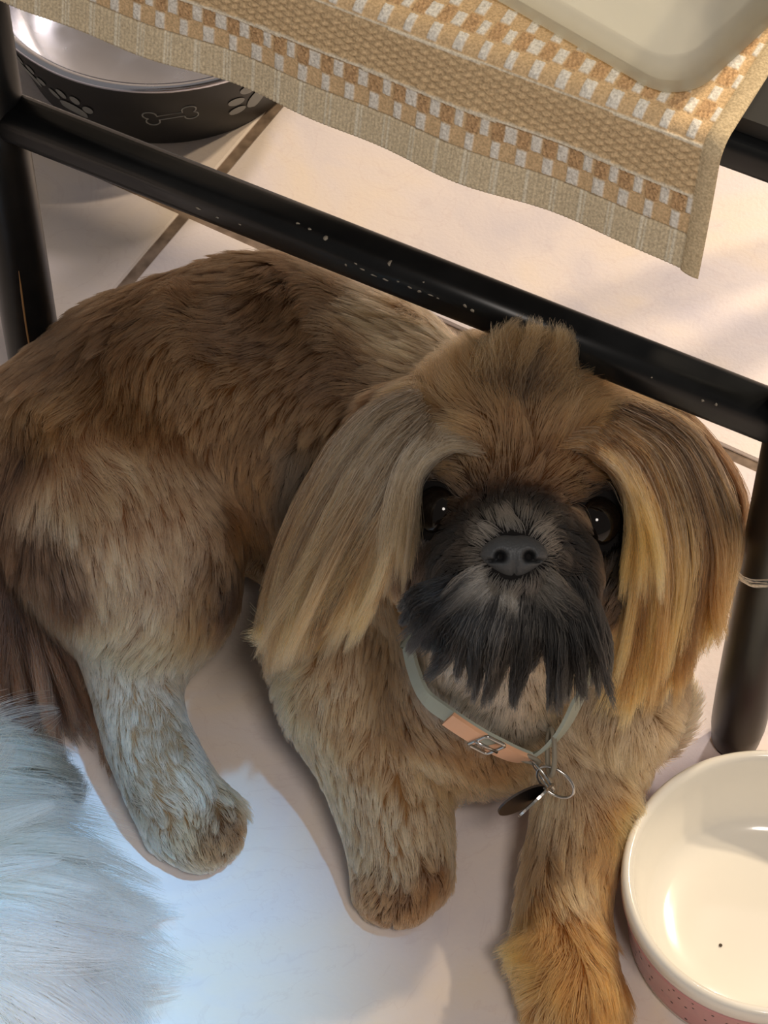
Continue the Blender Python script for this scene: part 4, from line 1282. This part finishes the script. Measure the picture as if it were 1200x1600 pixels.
tagplate('tag_disc', D(816, 1250, cd - .002), unit(-X * .8 - UPV * .45), unit(UPV * .5 - X * .3 + TOW * 1.2), .0135, .0115, pmat('tag_metal', (0.20, 0.17, 0.16), .35, 1.0))
tagplate('tag_disc', D(838, 1250, cd - .006), unit(-X * .75 - UPV * .7), unit(TOW * 1.0 + UPV * .15), .012, .010, nick_m)

# ------------------------------------------------------------------ the pale dog beside it, partly in view
pskin_m = pmat('pale_skin', lin(190, 184, 170), 0.9, spec=0.1)
pdog = empty('dog', (float(W(-150, 1650, 0)[0]), float(W(-150, 1650, 0)[1]), 0), 'long haired white and grey dog lying beside the brown dog', 'dog')
pc = [
    [(W(-420, 1900, .085), .07), (W(-300, 1750, .085), .075), (W(-150, 1600, .080), .070), (W(-60, 1490, .070), .058), (W(-40, 1400, .060), .045)],
    [(W(-90, 1380, .065), .045), (W(-60, 1270, .06), .032), (W(-40, 1200, .055), .022)],
    [(W(-60, 1560, .05), .045), (W(60, 1620, .03), .028), (W(120, 1700, .02), .02)],
    [(W(-300, 1800, .05), .05), (W(-150, 1950, .03), .025), (W(-60, 2050, .018), .018)],
    [(W(-420, 1900, .10), .06), (W(-560, 2000, .15), .055), (W(-640, 2080, .16), .05), (W(-680, 2180, .15), .03)],
]
pbody, pco, ptri, pnr, pbvh = body_mesh('body', pc, 0.006, 8, pskin_m, pdog)
WHT = ((244, 234, 214), (254, 248, 234)); GRY = ((178, 162, 134), (230, 216, 190))
pg = []
for (px, py, dx, dy, L, lift, (ca_, cb_)) in [(-40, 1500, 30, 10, .09, .22, WHT), (20, 1450, 30, 10, .09, .22, WHT), (20, 1560, 20, 30, .09, .22, WHT), (60, 1600, 10, 30, .05, .3, WHT), (-100, 1600, 10, 30, .09, .22, WHT),
                                              (-60, 1350, 30, 0, .07, .25, GRY), (-40, 1250, 30, -4, .07, .25, GRY), (-60, 1200, 30, -10, .04, .35, GRY), (-300, 1750, 0, 30, .05, .3, WHT), (-450, 1900, 0, 30, .05, .3, WHT)]:
    pos, nn = surf(pbvh, px, py)
    dv = dx * X - dy * UPV; dv = unit(dv - nn * (dv @ nn))
    pg.append((pos, dv, L, lift, lin(*ca_), lin(*cb_)))
P, rd, cc = grow(pco, ptri, pnr, 60000, pg, np.random.default_rng(31), keep=lambda r0, n0: n0[:, 2] > -.4, K=10, clump_size=90, clump_amt=.6, wave=.3, gravity=.3, rad=.00013, bvh=pbvh)
hair_obj('fur', P, rd, cc, pdog, fur_m)
pr = np.random.default_rng(33)
tufts = [
    ([[W(-40, 1120, .05), W(20, 1150, .055), W(70, 1190, .04), W(130, 1255, .014)], [W(-40, 1200, .06), W(20, 1230, .06), W(80, 1245, .04), W(134, 1260, .012)],
      [W(-40, 1280, .06), W(10, 1270, .06), W(60, 1280, .04), W(110, 1300, .01)]], 7000, lin(176, 168, 148), lin(96, 86, 72), .02),
    ([[W(-40, 1330, .06), W(30, 1330, .055), W(90, 1345, .035), W(150, 1390, .006)], [W(-40, 1390, .06), W(50, 1370, .06), W(130, 1395, .04), W(250, 1425, .004)],
      [W(-30, 1440, .06), W(60, 1420, .06), W(160, 1425, .04), W(300, 1440, .003)]], 9000, lin(238, 228, 208), lin(234, 222, 200), .02),
    ([[W(-30, 1450, .065), W(90, 1430, .06), W(180, 1470, .045), W(235, 1580, .01)], [W(-30, 1480, .07), W(80, 1470, .065), W(150, 1530, .05), W(190, 1640, .012)],
      [W(-30, 1510, .07), W(50, 1510, .07), W(100, 1580, .055), W(130, 1680, .02)], [W(-40, 1530, .07), W(10, 1540, .07), W(40, 1620, .06), W(60, 1720, .02)]], 16000, lin(246, 236, 216), lin(254, 249, 236), .02),
]
parts = [curtain(l, n_, pr, K=12, thick=th_, cl_n=36, cl_amt=.75, c0=c0_, c1=c1_, frizz=.003, lenvar=.35, col_jit=.14, up=(0, 0, 1), curl=.006, start=.4, wander=.2) for l, n_, c0_, c1_, th_ in tufts]
hair_obj('long_hair', *cat(*parts), pdog, fur_m)
